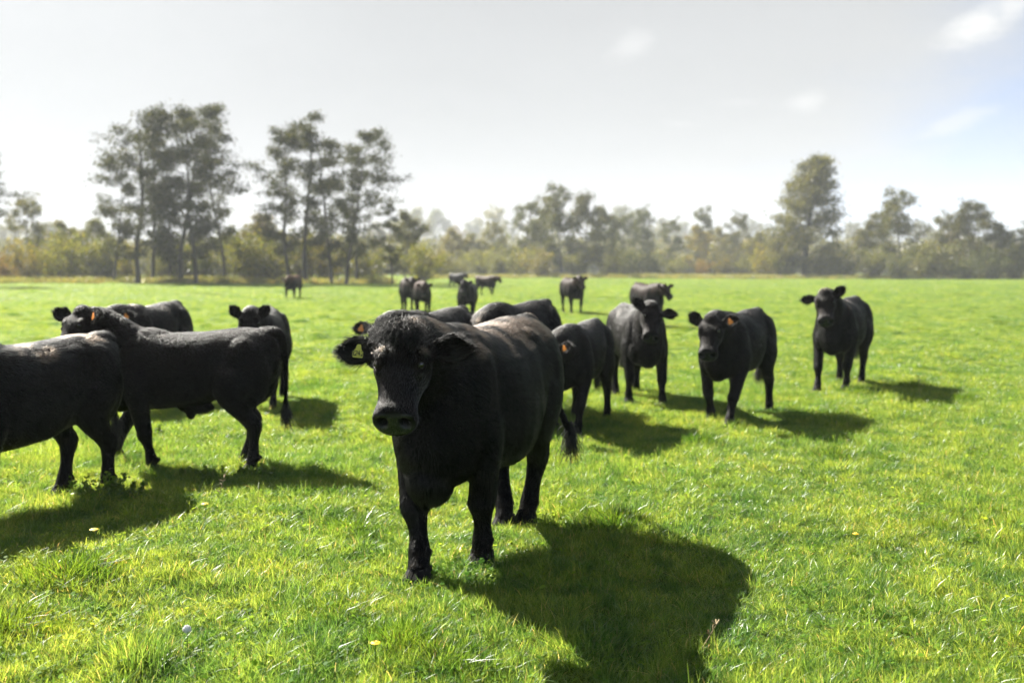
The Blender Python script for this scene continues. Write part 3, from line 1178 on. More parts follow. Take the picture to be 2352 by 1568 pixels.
MAT_GRASS = leaf_material('grass_blade', gloss=.06, rough=.42, trans=.54, tgain=(2.75, 1.95, 1.1), patchy=True)
GC = [(.108, .205, .040), (.150, .245, .060), (.052, .125, .022), (.32, .31, .16)]
DC = [(.055, .125, .016), (.072, .145, .020), (.040, .095, .012), (.16, .15, .06)]


def scatter(name, pts, rot, scl, pick, meshes, kind_label=None):
    """one stuff object: points that carry patches of blades"""
    me = bpy.data.meshes.new(name)
    me.vertices.add(len(pts))
    me.vertices.foreach_set('co', np.ascontiguousarray(pts, np.float32).ravel())
    a = me.attributes.new('rot', 'FLOAT_VECTOR', 'POINT')
    a.data.foreach_set('vector', np.ascontiguousarray(rot, np.float32).ravel())
    a = me.attributes.new('scl', 'FLOAT_VECTOR', 'POINT')
    a.data.foreach_set('vector', np.ascontiguousarray(scl, np.float32).ravel())
    a = me.attributes.new('pick', 'INT', 'POINT')
    a.data.foreach_set('value', np.ascontiguousarray(pick, np.int32))
    o = obj(name, me, kind='stuff')
    ng = bpy.data.node_groups.new(name, 'GeometryNodeTree')
    ng.interface.new_socket('Geometry', in_out='INPUT', socket_type='NodeSocketGeometry')
    ng.interface.new_socket('Geometry', in_out='OUTPUT', socket_type='NodeSocketGeometry')
    t = NT(ng)
    gi = t.n('NodeGroupInput')
    go = t.n('NodeGroupOutput')
    srcs = t.n('GeometryNodeGeometryToInstance')
    for m in reversed(meshes):
        so = bpy.data.objects.new(m.name, m)
        oi = t.n('GeometryNodeObjectInfo')
        oi.inputs['Object'].default_value = so
        oi.inputs['As Instance'].default_value = False
        ng.links.new(oi.outputs['Geometry'], srcs.inputs[0])
    na = {}
    for nm, dt in (('rot', 'FLOAT_VECTOR'), ('scl', 'FLOAT_VECTOR'), ('pick', 'INT')):
        nd = t.n('GeometryNodeInputNamedAttribute', data_type=dt)
        nd.inputs['Name'].default_value = nm
        na[nm] = nd.outputs[0]
    ip = t.n('GeometryNodeInstanceOnPoints')
    ng.links.new(gi.outputs[0], ip.inputs['Points'])
    ng.links.new(srcs.outputs[0], ip.inputs['Instance'])
    ip.inputs['Pick Instance'].default_value = True
    ng.links.new(na['pick'], ip.inputs['Instance Index'])
    e2r = t.n('FunctionNodeEulerToRotation')
    ng.links.new(na['rot'], e2r.inputs[0])
    ng.links.new(e2r.outputs[0], ip.inputs['Rotation'])
    ng.links.new(na['scl'], ip.inputs['Scale'])
    ng.links.new(ip.outputs[0], go.inputs[0])
    md = o.modifiers.new('scatter', 'NODES')
    md.node_group = ng
    return o


def smooth_noise(x, y, f, seed):
    g = np.random.default_rng(seed)
    out = np.zeros_like(x)
    for i in range(7):
        a = g.random() * 6.28
        k = f * (1 + .45 * i)
        out += np.sin(k * (x * math.cos(a) + y * math.sin(a)) + g.random() * 6.28 + 1.3 * np.sin(.6 * k * (x * math.sin(a) - y * math.cos(a)))) / (1 + .3 * i)
    return out / 3.2


def wedge(y0, y1, dens, seed, slope=.72, pad=2.0):
    g = np.random.default_rng(seed)
    half = slope * y1 + pad
    c_ = 1 / math.sqrt(dens)
    x, y = np.meshgrid(np.arange(-half, half, c_), np.arange(y0, y1, c_))
    x, y = x.ravel(), y.ravel()
    x, y = x + g.uniform(-.5, .5, len(x)) * c_, y + g.uniform(-.5, .5, len(x)) * c_
    k = np.abs(x) < slope * y + pad
    return x[k], y[k]


def build_grass():
    P = []
    near = [blade_patch('blades', 3200, .44, .070, .0029, .62, GC, 50 + i, MAT_GRASS, clumps=62, clover=(0, 60, 0, 160)[i], segs=3) for i in range(4)]
    tuft = [blade_patch('tuft', 900, .20, .125, .0045, .55, (DC, GC)[i], 60 + i, MAT_GRASS, edge=1.3, segs=3) for i in range(2)]
    meshes = near + tuft
    X, Y, SX, SZ, PK = [], [], [], [], []
    # close ground
    x, y = wedge(1.5, 15, 8.5, 1)
    n = len(x)
    big = smooth_noise(x, y, 1.1, 5)
    fine = smooth_noise(x, y, 4.2, 6)
    X.append(x); Y.append(y)
    SX.append(np.full(n, 1.0))
    SZ.append(np.clip((.88 + .40 * big + .50 * fine + .25 * smooth_noise(x, y, 9.0, 16)), .42, 2.0))
    PK.append(rng.integers(0, 4, n))
    # tufts
    x, y = wedge(1.5, 40, 2.0, 2)
    f = smooth_noise(x, y, 1.5, 8) + .7 * smooth_noise(x, y, 5.0, 9)
    k = f > .30
    x, y, f = x[k], y[k], f[k]
    X.append(x); Y.append(y)
    SX.append(rng.uniform(.6, 1.35, len(x)))
    SZ.append(rng.uniform(.55, 1.2, len(x)))
    PK.append(4 + (rng.random(len(x)) < .35).astype(int))
    # middle distance
    x, y = wedge(14, 48, 2.6, 3)
    n = len(x)
    X.append(x); Y.append(y)
    SX.append(np.full(n, 1.5))
    SZ.append(np.clip(.85 + .35 * smooth_noise(x, y, .8, 12) + .25 * smooth_noise(x, y, 2.6, 13), .4, 1.8))
    PK.append(rng.integers(0, 4, n))
    # far field
    x, y = wedge(46, 215, .30, 4, pad=20)
    n = len(x)
    X.append(x); Y.append(y)
    SX.append(np.full(n, 4.2))
    SZ.append(np.clip(1.2 + .5 * smooth_noise(x, y, .25, 14) + .4 * smooth_noise(x, y, .9, 15), .5, 2.4))
    PK.append(rng.integers(0, 4, n))
    X, Y, SX, SZ, PK = [np.concatenate(q) for q in (X, Y, SX, SZ, PK)]
    n = len(X)
    pts = np.stack([X, Y, ground_h(X, Y) + .004], -1)
    # patches lie along the slope of the ground
    e_ = .15
    gx = (ground_h(X + e_, Y) - ground_h(X - e_, Y)) / (2 * e_)
    gy = (ground_h(X, Y + e_) - ground_h(X, Y - e_)) / (2 * e_)
    rot = np.array([Vector((-a, -b, 1)).to_track_quat('Z', 'Y').to_matrix().__matmul__(Matrix.Rotation(c, 3, 'Z')).to_euler()[:] for a, b, c in zip(gx, gy, rng.random(n) * 6.283)])
    scl = np.stack([SX, SX, SZ], -1)
    scatter('pasture_grass', pts, rot, scl, PK, meshes)['label'] = 'short green pasture grass'


build_grass()


# ------------------------------------------------------------------ trees and bushes
def bark_material(name, c):
    m = bpy.data.materials.new(name)
    m.use_nodes = True
    t = NT(m.node_tree)
    p = t.n('ShaderNodeTexCoord').outputs['Object']
    n = t.noise(t.vm('MULTIPLY', p, (1, 1, .25)), 9.0, 6, .7)
    col = t.mix(t.step(n, .3, .7), tuple(q * .55 for q in c), c)
    b = t.n('ShaderNodeBsdfPrincipled', {'Base Color': col, 'Roughness': .9})
    bump = t.n('ShaderNodeBump', {'Height': n, 'Strength': .6, 'Distance': .05})
    t.set(b.inputs['Normal'], bump.outputs[0])
    t.n('ShaderNodeOutputMaterial', {'Surface': b.outputs[0]})
    return m


MAT_BARK = bark_material('bark', (.055, .045, .036))
MAT_LEAF = leaf_material('tree_leaf', gloss=.04, rough=.5, trans=.42, tint_obj=True, tgain=(1.35, 1.3, .55))


class Wood:
    def __init__(self):
        self.v, self.loops, self.start, self.nv, self.nl = [], [], [], 0, 0

    def limb(self, P, r0, r1, n=6):
        P = np.asarray(P, float)
        T = np.gradient(P, axis=0)
        T /= np.linalg.norm(T, axis=1)[:, None] + 1e-9
        ref = np.array((1.0, .2, 0)) if abs(T[0][2]) > .7 else np.array((0, 0, 1.0))
        ph = np.linspace(0, 2 * np.pi, n, endpoint=False)
        k = len(P)
        rr = np.linspace(r0, r1, k)
        for i in range(k):
            ex = np.cross(ref, T[i]); ex /= np.linalg.norm(ex) + 1e-9
            ey = np.cross(T[i], ex)
            self.v.append(P[i] + (np.cos(ph)[:, None] * ex + np.sin(ph)[:, None] * ey) * rr[i])
        for i in range(k - 1):
            for j in range(n):
                a, b = self.nv + i * n + j, self.nv + i * n + (j + 1) % n
                self.loops += [a, b, b + n, a + n]
                self.start.append(self.nl); self.nl += 4
        self.nv += n * k

    def mesh(self, name):
        me = mesh_np(name, np.vstack(self.v), self.loops, self.start, MAT_BARK)
        me.polygons.foreach_set('use_smooth', [True] * len(me.polygons))
        return me


def leaf_mesh(name, C, size, cols, g):
    """leaf quads round the given centres"""
    n = len(C)
    a = g.normal(size=(n, 3)); a /= np.linalg.norm(a, axis=1)[:, None]
    b = g.normal(size=(n, 3)); b -= a * np.sum(a * b, 1)[:, None]; b /= np.linalg.norm(b, axis=1)[:, None]
    s_ = size * g.uniform(.6, 1.35, (n, 1))
    V = np.stack([C - a * s_ * .55, C + b * s_ * .33, C + a * s_ * .55, C - b * s_ * .33], 1).reshape(-1, 3)
    me = mesh_np(name, V, np.arange(n * 4), np.arange(n) * 4, MAT_LEAF)
    ci = g.integers(0, len(cols), n)
    point_color(me, np.repeat(np.array(cols)[ci] * g.uniform(.7, 1.3, (n, 1)), 4, axis=0))
    return me


def bend_line(p0, d, L, g, k=6, wob=.12, sag=0.0, up=0.0):
    P = [np.asarray(p0, float)]
    d = np.asarray(d, float) / np.linalg.norm(d)
    for i in range(k):
        d = d + g.normal(0, wob, 3) + np.array((0, 0, up - sag * (i / k)))
        d /= np.linalg.norm(d)
        P.append(P[-1] + d * L / k)
    return np.array(P)


GREEN = [(.072, .080, .028), (.092, .094, .032), (.056, .062, .025), (.118, .104, .034)]


def tree_meshes(seed, H, crown0, reach, limbs, nleaf, size, upward=.6, lean=(0, 0), top_taper=.75, skirt=0.0, dense=.55, multi=1, cols=GREEN, r0=None, wisp=.5):
    """trunk + crown of one deciduous tree of height H. reach(h in 0..1 of the crown) gives the limb length"""
    g = np.random.default_rng(seed)
    wd = Wood()
    C = []
    r0 = r0 or H * .013
    for st in range(multi):
        az = 2 * np.pi * st / max(multi, 1) + g.random()
        sp = 0.0 if multi == 1 else .30
        tilt = np.array((lean[0] + sp * math.cos(az), lean[1] + sp * math.sin(az), 1.0))
        h_ = H * (1 if st == 0 else g.uniform(.72, .98))
        base = np.zeros(3) if multi == 1 else np.array((math.cos(az), math.sin(az), 0)) * r0 * 1.6
        P = [base]
        d = tilt / np.linalg.norm(tilt)
        K = 14
        for i in range(K):
            d = d + g.normal(0, .045, 3) * np.array((1, 1, .3)) + np.array((-d[0] * .06, -d[1] * .06, .03))
            d /= np.linalg.norm(d)
            P.append(P[-1] + d * h_ / K)
        P = np.array(P)
        P[0, 2] = -.25
        sc = h_ / max(P[-1][2], .1)
        P[:, 2] *= sc
        wd.limb(P, r0 * (1 if multi == 1 else .75), r0 * .12, 8)
        for i in range(max(3, limbs // multi)):
            t = crown0 + (1 - crown0) * (i + g.random()) / max(3, limbs // multi)
            t = min(t, .985)
            q = P[0] + 0
            f = t * K
            i0 = int(min(f, K - 1))
            q = P[i0] * (1 - (f - i0)) + P[i0 + 1] * (f - i0)
            hrel = (t - crown0) / (1 - crown0)
            L = reach(hrel) * g.uniform(.65, 1.2)
            a = g.random() * 2 * np.pi
            up = upward * g.uniform(.5, 1.3) * (.6 + .7 * hrel)
            B = bend_line(q, (math.cos(a), math.sin(a), up), L, g, 6, .14, skirt)
            wd.limb(B, r0 * .30 * (1 - .55 * hrel), r0 * .05, 5)
            for j in range(5):
                u = g.uniform(.30, 1.0)
                i1 = min(int(u * 6), 5)
                s0 = B[i1] * (1 - (u * 6 - i1)) + B[i1 + 1] * (u * 6 - i1)
                a2 = a + g.normal(0, .9)
                T_ = bend_line(s0, (math.cos(a2), math.sin(a2), g.normal(.35, .35)), L * g.uniform(.25, .5), g, 4, .2, skirt)
                wd.limb(T_, r0 * .07, r0 * .02, 3)
                for q2 in T_[1:]:
                    C.append((q2, 1.0))
            C.append((B[-1], 1.0))
            C.append((B[-2], 1.0))
        C.append((P[-1], .8))
        C.append((P[-2], .8))
    cen = np.array([c[0] for c in C])
    wt = g.random(len(cen)) ** 1.8 + .06
    wt /= wt.sum()
    idx = g.choice(len(cen), nleaf, p=wt)
    sg = dense * (H / 18.0) ** .5
    off = g.normal(0, 1, (nleaf, 3)) * np.array((sg, sg, sg * .75))
    return wd.mesh('trunk'), leaf_mesh('crown', cen[idx] + off, size, cols, g)


def bush_meshes(seed, H, Wd, nleaf, size, cols=GREEN):
    g = np.random.default_rng(seed)
    wd = Wood()
    C = []
    for i in range(11):
        a = g.random() * 6.283
        B = bend_line((g.normal(0, Wd * .12), g.normal(0, Wd * .12), -.1), (math.cos(a) * g.uniform(.2, .9), math.sin(a) * g.uniform(.2, .9), 1.0), H * g.uniform(.65, 1.05), g, 7, .14)
        wd.limb(B, H * .012, H * .003, 5)
        for j in range(6):
            u = g.integers(1, 8)
            a2 = g.random() * 6.283
            T_ = bend_line(B[u], (math.cos(a2), math.sin(a2), g.normal(.3, .3)), Wd * g.uniform(.2, .42), g, 4, .22, .05)
            wd.limb(T_, H * .004, H * .0015, 3)
            C += list(T_[1:])
        C += list(B[2:])
    cen = np.array(C)
    wt = g.random(len(cen)) + .1
    idx = g.choice(len(cen), nleaf, p=wt / wt.sum())
    V = cen[idx] + g.normal(0, H * .055, (nleaf, 3))
    V[:, 2] = np.abs(V[:, 2])
    return wd.mesh('stem'), leaf_mesh('foliage', V, size, cols, g)


def place_tree(name, label, meshes, px, Y, height, tint, group, native, rz=None, wide=1.0, cat='tree', parts=('trunk', 'crown'), lean=None):
    x = at(px, Y)
    t = thing(name, label, cat, (x, Y, float(ground_h(x, Y))), random.uniform(0, 6.28) if rz is None else rz, group)
    k = height / native
    t.scale = (k * wide, k * wide, k)
    a = obj(parts[0], meshes[0], t)
    b = obj(parts[1], meshes[1], t)
    b.color = (*tint, 1)
    return t


def alder_reach(w_):
    return lambda h: w_ * (.55 + .75 * math.sin(min(1, h * 1.25) * math.pi * .62)) * (1 - .55 * max(0, h - .6) / .4)


ALD = [tree_meshes(100 + i, 18, (.14, .18, .12, .21, .16)[i], alder_reach((3.0, 2.6, 3.4, 2.3, 2.8)[i]), (34, 29, 37, 26, 31)[i], (10500, 8800, 11500, 7400, 9300)[i], .215, upward=.45,
                    lean=((0, 0), (.14, 0), (.03, 0), (-.06, 0), (-.16, .02))[i], dense=.34, wisp=.5) for i in range(5)]
ALDG = 'tall trees at the pasture edge'
A_T = (.42, .45, .42)
for px, Y, top, v, wide, lab, rz in (
        (264, 112, 400, 3, 1.0, 'slender tree leaning left at the left end of the tall clump', 3.3),
        (318, 110, 265, 0, 1.3, 'tall dark tree with a wide ragged crown in the left clump', .4),
        (352, 113, 300, 1, 1.1, 'tall tree with a curved trunk leaning right in the left clump', .1),
        (391, 116, 330, 4, .9, 'thin-trunked tree in the middle of the left clump', 2.0),
        (415, 112, 250, 2, 1.2, 'highest tree of the left clump with a dense dark top', 1.2),
        (452, 110, 262, 0, 1.1, 'tall tree with the thickest straight trunk in the left clump', 2.6),
        (516, 117, 285, 3, .9, 'thin tree with a wispy top at the right end of the left clump', 5.0),
        (667, 110, 298, 4, 1.1, 'tall tree leaning left behind the lone brown cow', .2),
        (704, 112, 282, 3, 1.25, 'straight tall tree right of the leaning one, with the highest top of its clump', 1.0),
        (762, 111, 318, 1, 1.0, 'tall tree with a bent trunk in the right-hand clump', 2.4),
        (795, 110, 312, 2, 1.12, 'tall tree leaning right with a broad crown in the right-hand clump', .3),
        (818, 116, 360, 3, 1.1, 'thin tree behind the right-leaning one in the right-hand clump', 4.0),
        (902, 113, 470, 0, 1.0, 'shorter dense tree closing the right-hand clump', 2.2),
        (-95, 95, 350, 2, 1.2, 'tall tree cut off by the left edge of the picture', 1.0)):
    Y -= 14
    place_tree('alder_tree', lab, ALD[v], px, Y, zt(top, Y) - .2, A_T, ALDG, 18.0, rz, wide)

BIGT = tree_meshes(143, 21, .04, lambda h: 1.3 + 5.4 * (1 - h) ** .75 * min(1.0, .6 + 1.5 * h), 66, 27000, .34, upward=.70, skirt=.10, dense=.60, r0=.62, cols=[(.085, .088, .030), (.11, .105, .034), (.068, .070, .028), (.13, .115, .034)])
place_tree('willow_tree', 'big broad tree with upright limbs standing alone at the right', BIGT, 1845, 165, zt(378, 165), (.95, .95, .80), None, 21.0, .6, 1.22)

RND = [tree_meshes(150 + i, 12, .16, lambda h: 3.4 * math.sin(min(1, h * .9 + .18) * math.pi * .85) + .5, 26, (9000, 7000, 10000, 5200)[i], .30, upward=(.5, .9, .35, .8)[i], dense=(.55, .5, .62, .5)[i], r0=.2) for i in range(4)]
WG = 'trees along the far edge of the pasture'
for px, Y, top, v, wide, tint, lab in (
        (1205, 172, 478, 3, .9, (.75, .78, .66), 'spindly tree left of the dark dense pair in the middle of the wood edge'),
        (1290, 165, 455, 1, .95, (.70, .72, .62), 'tall open tree with bare twigs in the middle of the wood edge'),
        (1345, 168, 462, 2, .82, (.66, .64, .52), 'dense dark tree with a pointed top in the middle of the wood edge'),
        (1385, 180, 490, 0, .8, (.72, .74, .64), 'rounded tree just right of the dense pointed one'),
        (1478, 190, 492, 3, .75, (.7, .75, .7), 'slim spruce-like tree with level branches'),
        (1535, 195, 515, 3, .8, (.75, .78, .70), 'sparse leaning tree right of the slim level-branched one'),
        (1600, 205, 530, 0, .95, (1.9, 1.5, .55), 'yellow autumn tree in the middle of the wood edge'),
        (1605, 230, 496, 1, .7, (.8, .85, .8), 'forked narrow tree behind the yellow autumn tree'),
        (1690, 200, 505, 3, .95, (.75, .72, .66), 'half bare greyish tree between the yellow tree and the big lone tree'),
        (1985, 170, 520, 0, .9, (.95, .90, .62), 'low olive tree right beside the big lone tree'),
        (2070, 165, 462, 1, 1.05, (.80, .80, .62), 'round-topped open tree at the right of the wood edge'),
        (2150, 168, 505, 3, 1.0, (.78, .76, .60), 'small open tree between the round-topped tree and the rusty-topped one'),
        (2225, 150, 478, 2, 1.05, (.62, .60, .42), 'dense dark tree with a rusty crown at the right of the wood edge'),
        (2300, 150, 525, 0, 1.0, (.62, .62, .45), 'dark rounded tree at the right edge of the wood'),
        (2360, 148, 515, 2, 1.0, (.55, .56, .42), 'dark tree cut off by the right edge of the picture'),
        (1035, 185, 535, 0, 1.0, (1.5, 1.25, .6), 'low golden tree left of the farthest black cow'),
        (1085, 190, 545, 2, 1.0, (1.1, 1.05, .65), 'low olive tree above the brown cow walking right'),
        (1140, 195, 525, 1, .9, (1.3, 1.2, .6), 'yellowish open tree left of the spindly tree'),
        (1245, 180, 500, 0, .9, (.9, .88, .6), 'olive tree between the spindly tree and the tall open one'),
        (1430, 195, 510, 1, .9, (.85, .88, .7), 'grey-green tree between the rounded tree and the slim level-branched one'),
        (1655, 215, 535, 0, .9, (1.3, 1.15, .6), 'low yellowish tree right of the yellow autumn tree'),
        (1740, 190, 540, 2, .9, (1.2, 1.1, .6), 'low olive tree just left of the big lone tree'),
        (2020, 175, 500, 2, .9, (.85, .82, .58), 'bushy tree left of the round-topped open tree'),
        (2185, 165, 515, 0, .9, (1.0, .82, .5), 'brownish tree just left of the rusty-crowned one'),
        (150, 120, 520, 0, 1.0, (1.2, 1.1, .6), 'olive tree left of the left tall clump'),
        (225, 124, 515, 2, .9, (.95, .95, .6), 'dense low tree at the foot of the slender leaning tree'),
        (600, 122, 505, 2, .9, (1.3, 1.05, .55), 'bushy brownish tree between the two tall clumps'),
        (540, 126, 530, 0, .8, (1.1, 1.1, .6), 'low tree filling the gap right of the wispy-topped tree'),
        (930, 120, 498, 0, .9, (.80, .78, .52), 'leafy olive tree just behind the shorter tree of the right-hand clump'),
        (70, 125, 470, 3, .9, (.9, .85, .6), 'thin twiggy tree at the left between the edge tree and the left clump')):
    place_tree('field_tree', lab, RND[v], px, Y, zt(top, Y), tint, WG, 12.0, None, wide)
# farther wood: pale with distance
FG = 'pale distant trees behind the wood edge'
DIST = sorted((
        (960, 380, 490, 0, (1.2, 1.2, .8)), (1005, 420, 494, 2, (.9, 1.0, .8)), (1055, 400, 528, 0, (1.6, 1.1, .5)), (1082, 430, 520, 2, (.9, 1, .9)), (1125, 350, 492, 3, (1.5, 1.4, .6)),
        (1160, 420, 520, 1, (1, 1, .8)), (1240, 400, 500, 0, (1.0, 1.05, .85)), (1430, 360, 486, 2, (.9, .95, .8)), (1450, 420, 500, 1, (.9, 1, .9)), (1510, 400, 512, 0, (1, 1, .85)), (1570, 440, 520, 2, (.9, 1, .9)),
        (1640, 420, 528, 0, (1.2, 1.1, .7)), (1730, 400, 520, 1, (.95, 1, .85)), (1760, 360, 535, 0, (1.1, 1.05, .7)), (1960, 380, 520, 2, (1, 1, .8)), (2110, 360, 520, 0, (1, 1, .8)),
        (20, 300, 510, 0, (1.2, 1.1, .7)), (120, 320, 520, 2, (1.1, 1.05, .75)), (210, 300, 520, 0, (1.1, 1.1, .8)), (560, 300, 525, 0, (1.2, 1.1, .7)), (610, 320, 505, 2, (1.1, 1.0, .65)), (860, 330, 520, 0, (1.2, 1.1, .7))))
NUM = 'first second third fourth fifth sixth seventh eighth ninth tenth eleventh twelfth thirteenth fourteenth fifteenth sixteenth seventeenth eighteenth nineteenth twentieth twenty-first twenty-second'.split()
for i, (px, Y, top, v, tint) in enumerate(DIST):
    Y *= 1.5
    place_tree('distant_tree', f'pale hazy tree in the distant row behind the field edge, {NUM[i]} from the left', RND[v], px, Y, zt(top, Y), tint, FG, 12.0, None, random.uniform(.85, 1.1))

# bushes along the field edge
BSH = [bush_meshes(200 + i, 5.0, 5.0, (3300, 2700, 3900)[i], .24) for i in range(3)]
BG = 'bushes along the foot of the wood'
TN = {'olive': (1.4, 1.4, .85), 'yellow-green': (1.8, 1.8, .75), 'rusty orange': (2.1, 1.3, .65), 'grey-green': (1.25, 1.35, 1.05), 'golden yellow': (2.1, 1.8, .65), 'brownish': (1.6, 1.35, .9), 'dark green': (.8, .9, .65)}
bl = [(10, 120, 575, 'rusty orange', 0), (75, 118, 540, 'brownish', 1), (120, 122, 525, 'olive', 2), (165, 118, 545, 'yellow-green', 0), (205, 121, 525, 'grey-green', 1), (240, 118, 540, 'olive', 2), (300, 124, 545, 'golden yellow', 0),
      (365, 122, 560, 'olive', 1), (425, 123, 540, 'yellow-green', 2), (480, 122, 535, 'dark green', 0), (545, 121, 530, 'olive', 1), (585, 118, 540, 'yellow-green', 2), (630, 119, 515, 'olive', 0), (690, 123, 530, 'brownish', 2),
      (735, 121, 540, 'golden yellow', 0), (840, 119, 535, 'olive', 1), (955, 122, 545, 'yellow-green', 0), (1000, 160, 560, 'brownish', 2), (1050, 165, 575, 'olive', 1), (1105, 168, 565, 'yellow-green', 0), (1150, 165, 580, 'olive', 2),
      (1195, 166, 560, 'yellow-green', 1), (1250, 160, 565, 'brownish', 0), (1320, 161, 570, 'olive', 2), (1400, 168, 555, 'olive', 1), (1440, 172, 565, 'grey-green', 0), (1500, 175, 575, 'grey-green', 2), (1550, 175, 580, 'olive', 1),
      (1610, 172, 590, 'rusty orange', 0), (1655, 174, 580, 'brownish', 2), (1710, 172, 575, 'olive', 1), (1755, 168, 555, 'golden yellow', 0), (1795, 164, 560, 'yellow-green', 2), (1900, 163, 570, 'olive', 1), (1945, 166, 555, 'grey-green', 0),
      (2000, 164, 560, 'olive', 2), (2060, 160, 560, 'grey-green', 1), (2115, 158, 545, 'olive', 0), (2165, 155, 550, 'olive', 2), (2220, 146, 570, 'dark green', 1), (2270, 146, 560, 'dark green', 0), (2330, 146, 555, 'olive', 2)]
seen = {}
NEAR = ['near the left edge', 'under the left clump of tall trees', 'under the right-hand tall clump', 'at the foot of the middle wood', 'beside the big lone tree', 'at the right end of the wood']
ORD = ['leftmost', 'second from the left', 'third from the left', 'fourth from the left', 'fifth from the left', 'sixth from the left', 'seventh from the left', 'eighth from the left']
plan = []
for px, Y, top, tn, v in bl:
    Y = Y - 14 if Y < 130 else Y
    zone = NEAR[0] if px < 225 else NEAR[1] if px < 560 else NEAR[2] if px < 900 else NEAR[3] if px < 1740 else NEAR[4] if px < 1960 else NEAR[5]
    plan.append((px, Y, top, tn, v, f'{tn} bush {zone}'))
for px, Y, top, tn, v, lab in plan:
    same = sorted(q[0] for q in plan if q[5] == lab)
    if len(same) > 1:
        lab += ', ' + ORD[same.index(px)].replace(' from', ' such from')
    place_tree('bush', lab, BSH[v], px, Y, zt(top + 4, Y), TN[tn], BG, 5.0, None, random.uniform(.85, 1.15), 'bush', ('stem', 'foliage'))


def build_wood():
    """the closed mass of undergrowth and woodland behind the trees one can tell apart"""
    g = np.random.default_rng(77)
    n = 2300
    x = g.uniform(-480, 480, n)
    y = g.uniform(200, 680, n)
    keep = ~((np.abs(x) > y * .75 + 15))
    x, y = x[keep], y[keep]
    n = len(x)
    s = g.uniform(.8, 1.7, n)
    s = s * np.clip(y / 230, 1, 2.2)
    pts = np.stack([x, y, np.zeros(n)], -1)
    rot = np.stack([np.zeros(n), np.zeros(n), g.random(n) * 6.28], -1)
    lo = [bush_meshes(300 + i, 5.0, 5.5, 1500, .5, cols=[tuple(q * k for q, k in zip(c, t_)) for c in GREEN])[1] for i, t_ in enumerate(((1, 1, .8), (1.5, 1.3, .6), (1.0, .9, .7)))]
    o = scatter('woodland', pts, rot, np.stack([s, s, s], -1), g.integers(0, 3, n), lo)
    o['label'] = 'hazy mass of autumn woodland undergrowth beyond the pasture'
    # rough grass at the foot of the wood
    x = g.uniform(-260, 260, 2600)
    y = np.where(x < at(940, 130), g.uniform(97, 110, 2600), g.uniform(150, 175, 2600))
    rough = [blade_patch('rough', 500, .9, .8, .03, .5, [(.10, .13, .035), (.08, .12, .03), (.13, .13, .05)], 90, MAT_GRASS)]
    sc = g.uniform(.6, 1.2, 2600)
    o = scatter('rough_grass', np.stack([x, y, ground_h(x, y)], -1), np.stack([x * 0, x * 0, g.random(2600) * 6.28], -1), np.stack([sc * 1.6, sc * 1.6, sc], -1), np.zeros(2600, int), rough)
    o['label'] = 'pale rough grass along the foot of the wood'


build_wood()


# ------------------------------------------------------------------ small plants in the grass
MAT_PETAL = principled('dandelion_petal', (.80, .52, .015), .6)
MAT_FLUFF = principled('seed_fluff', (.75, .75, .72), .8)
MAT_STALK = principled('dry_stalk', (.30, .23, .12), .8)
MAT_WEED = leaf_material('weed_leaf', gloss=.06, rough=.5, trans=.5)


def strip(vs, fs, P, w0, w1, side):
    k = len(vs)
    n = len(P)
    for i, q in enumerate(P):
        w_ = w0 + (w1 - w0) * i / (n - 1)
        vs.append(tuple(np.asarray(q) - np.asarray(side) * w_))
        vs.append(tuple(np.asarray(q) + np.asarray(side) * w_))
    for i in range(n - 1):
        fs.append((k + 2 * i, k + 2 * i + 1, k + 2 * i + 3, k + 2 * i + 2))


def flower(label, px, py, clock=False, r=.020, h=.12):
    g = np.random.default_rng(int(px))
    c = gp(px, py, .08)
    z = float(ground_h(c.x, c.y))
    t = thing('dandelion', label, 'flower', (c.x, c.y, z), 0, 'dandelions in the grass')
    wd = Wood()
    wd.limb(np.array([(0, 0, 0), (.004, 0, h * .5), (.002, .003, h)]), .0022, .0018, 6)
    m = wd.mesh('stalk'); m.materials.clear(); m.materials.append(MAT_WEED)
    point_color(m, (.10, .16, .03))
    obj('stalk', m, t)
    vs, fs = [], []
    if clock:
        for i in range(420):
            d = g.normal(size=3); d /= np.linalg.norm(d)
            s_ = np.cross(d, g.normal(size=3)); s_ /= np.linalg.norm(s_)
            q = d * r * g.uniform(.75, 1.05)
            strip(vs, fs, [q - s_ * .006, q + s_ * .006], .0012, .0012, np.cross(d, s_))
    else:
        for i in range(90):
            a = g.random() * 6.283
            l = r * g.uniform(.55, 1.0)
            d = np.array((math.cos(a), math.sin(a), 0))
            zz = .012 * (1 - l / r) + .006
            strip(vs, fs, [(0, 0, zz * .5), d * l * .6 + np.array((0, 0, zz)), d * l + np.array((0, 0, zz * .7))], .0014, .0022, (-d[1], d[0], 0))
    k = len(vs)
    hd = sphere_mesh('head', r * (.45 if clock else .35), MAT_FLUFF if clock else MAT_PETAL, 8, 6)
    fl = obj('flower_head', mesh_from('flower_head', vs, fs, MAT_FLUFF if clock else MAT_PETAL), t, (.002, .003, h))
    obj('flower_centre', hd, fl)
    lv, lf = [], []
    for i in range(7):
        a = i * .9 + g.random() * .4
        d = np.array((math.cos(a), math.sin(a), 0))
        L = g.uniform(.07, .11)
        strip(lv, lf, [(0, 0, .004), d * L * .4 + np.array((0, 0, .025)), d * L * .8 + np.array((0, 0, .03)), d * L + np.array((0, 0, .02))], .008, .003, (-d[1], d[0], 0))
    lm = mesh_from('leaf_rosette', lv, lf, MAT_WEED)
    point_color(lm, (.06, .12, .015))
    obj('leaf_rosette', lm, t)


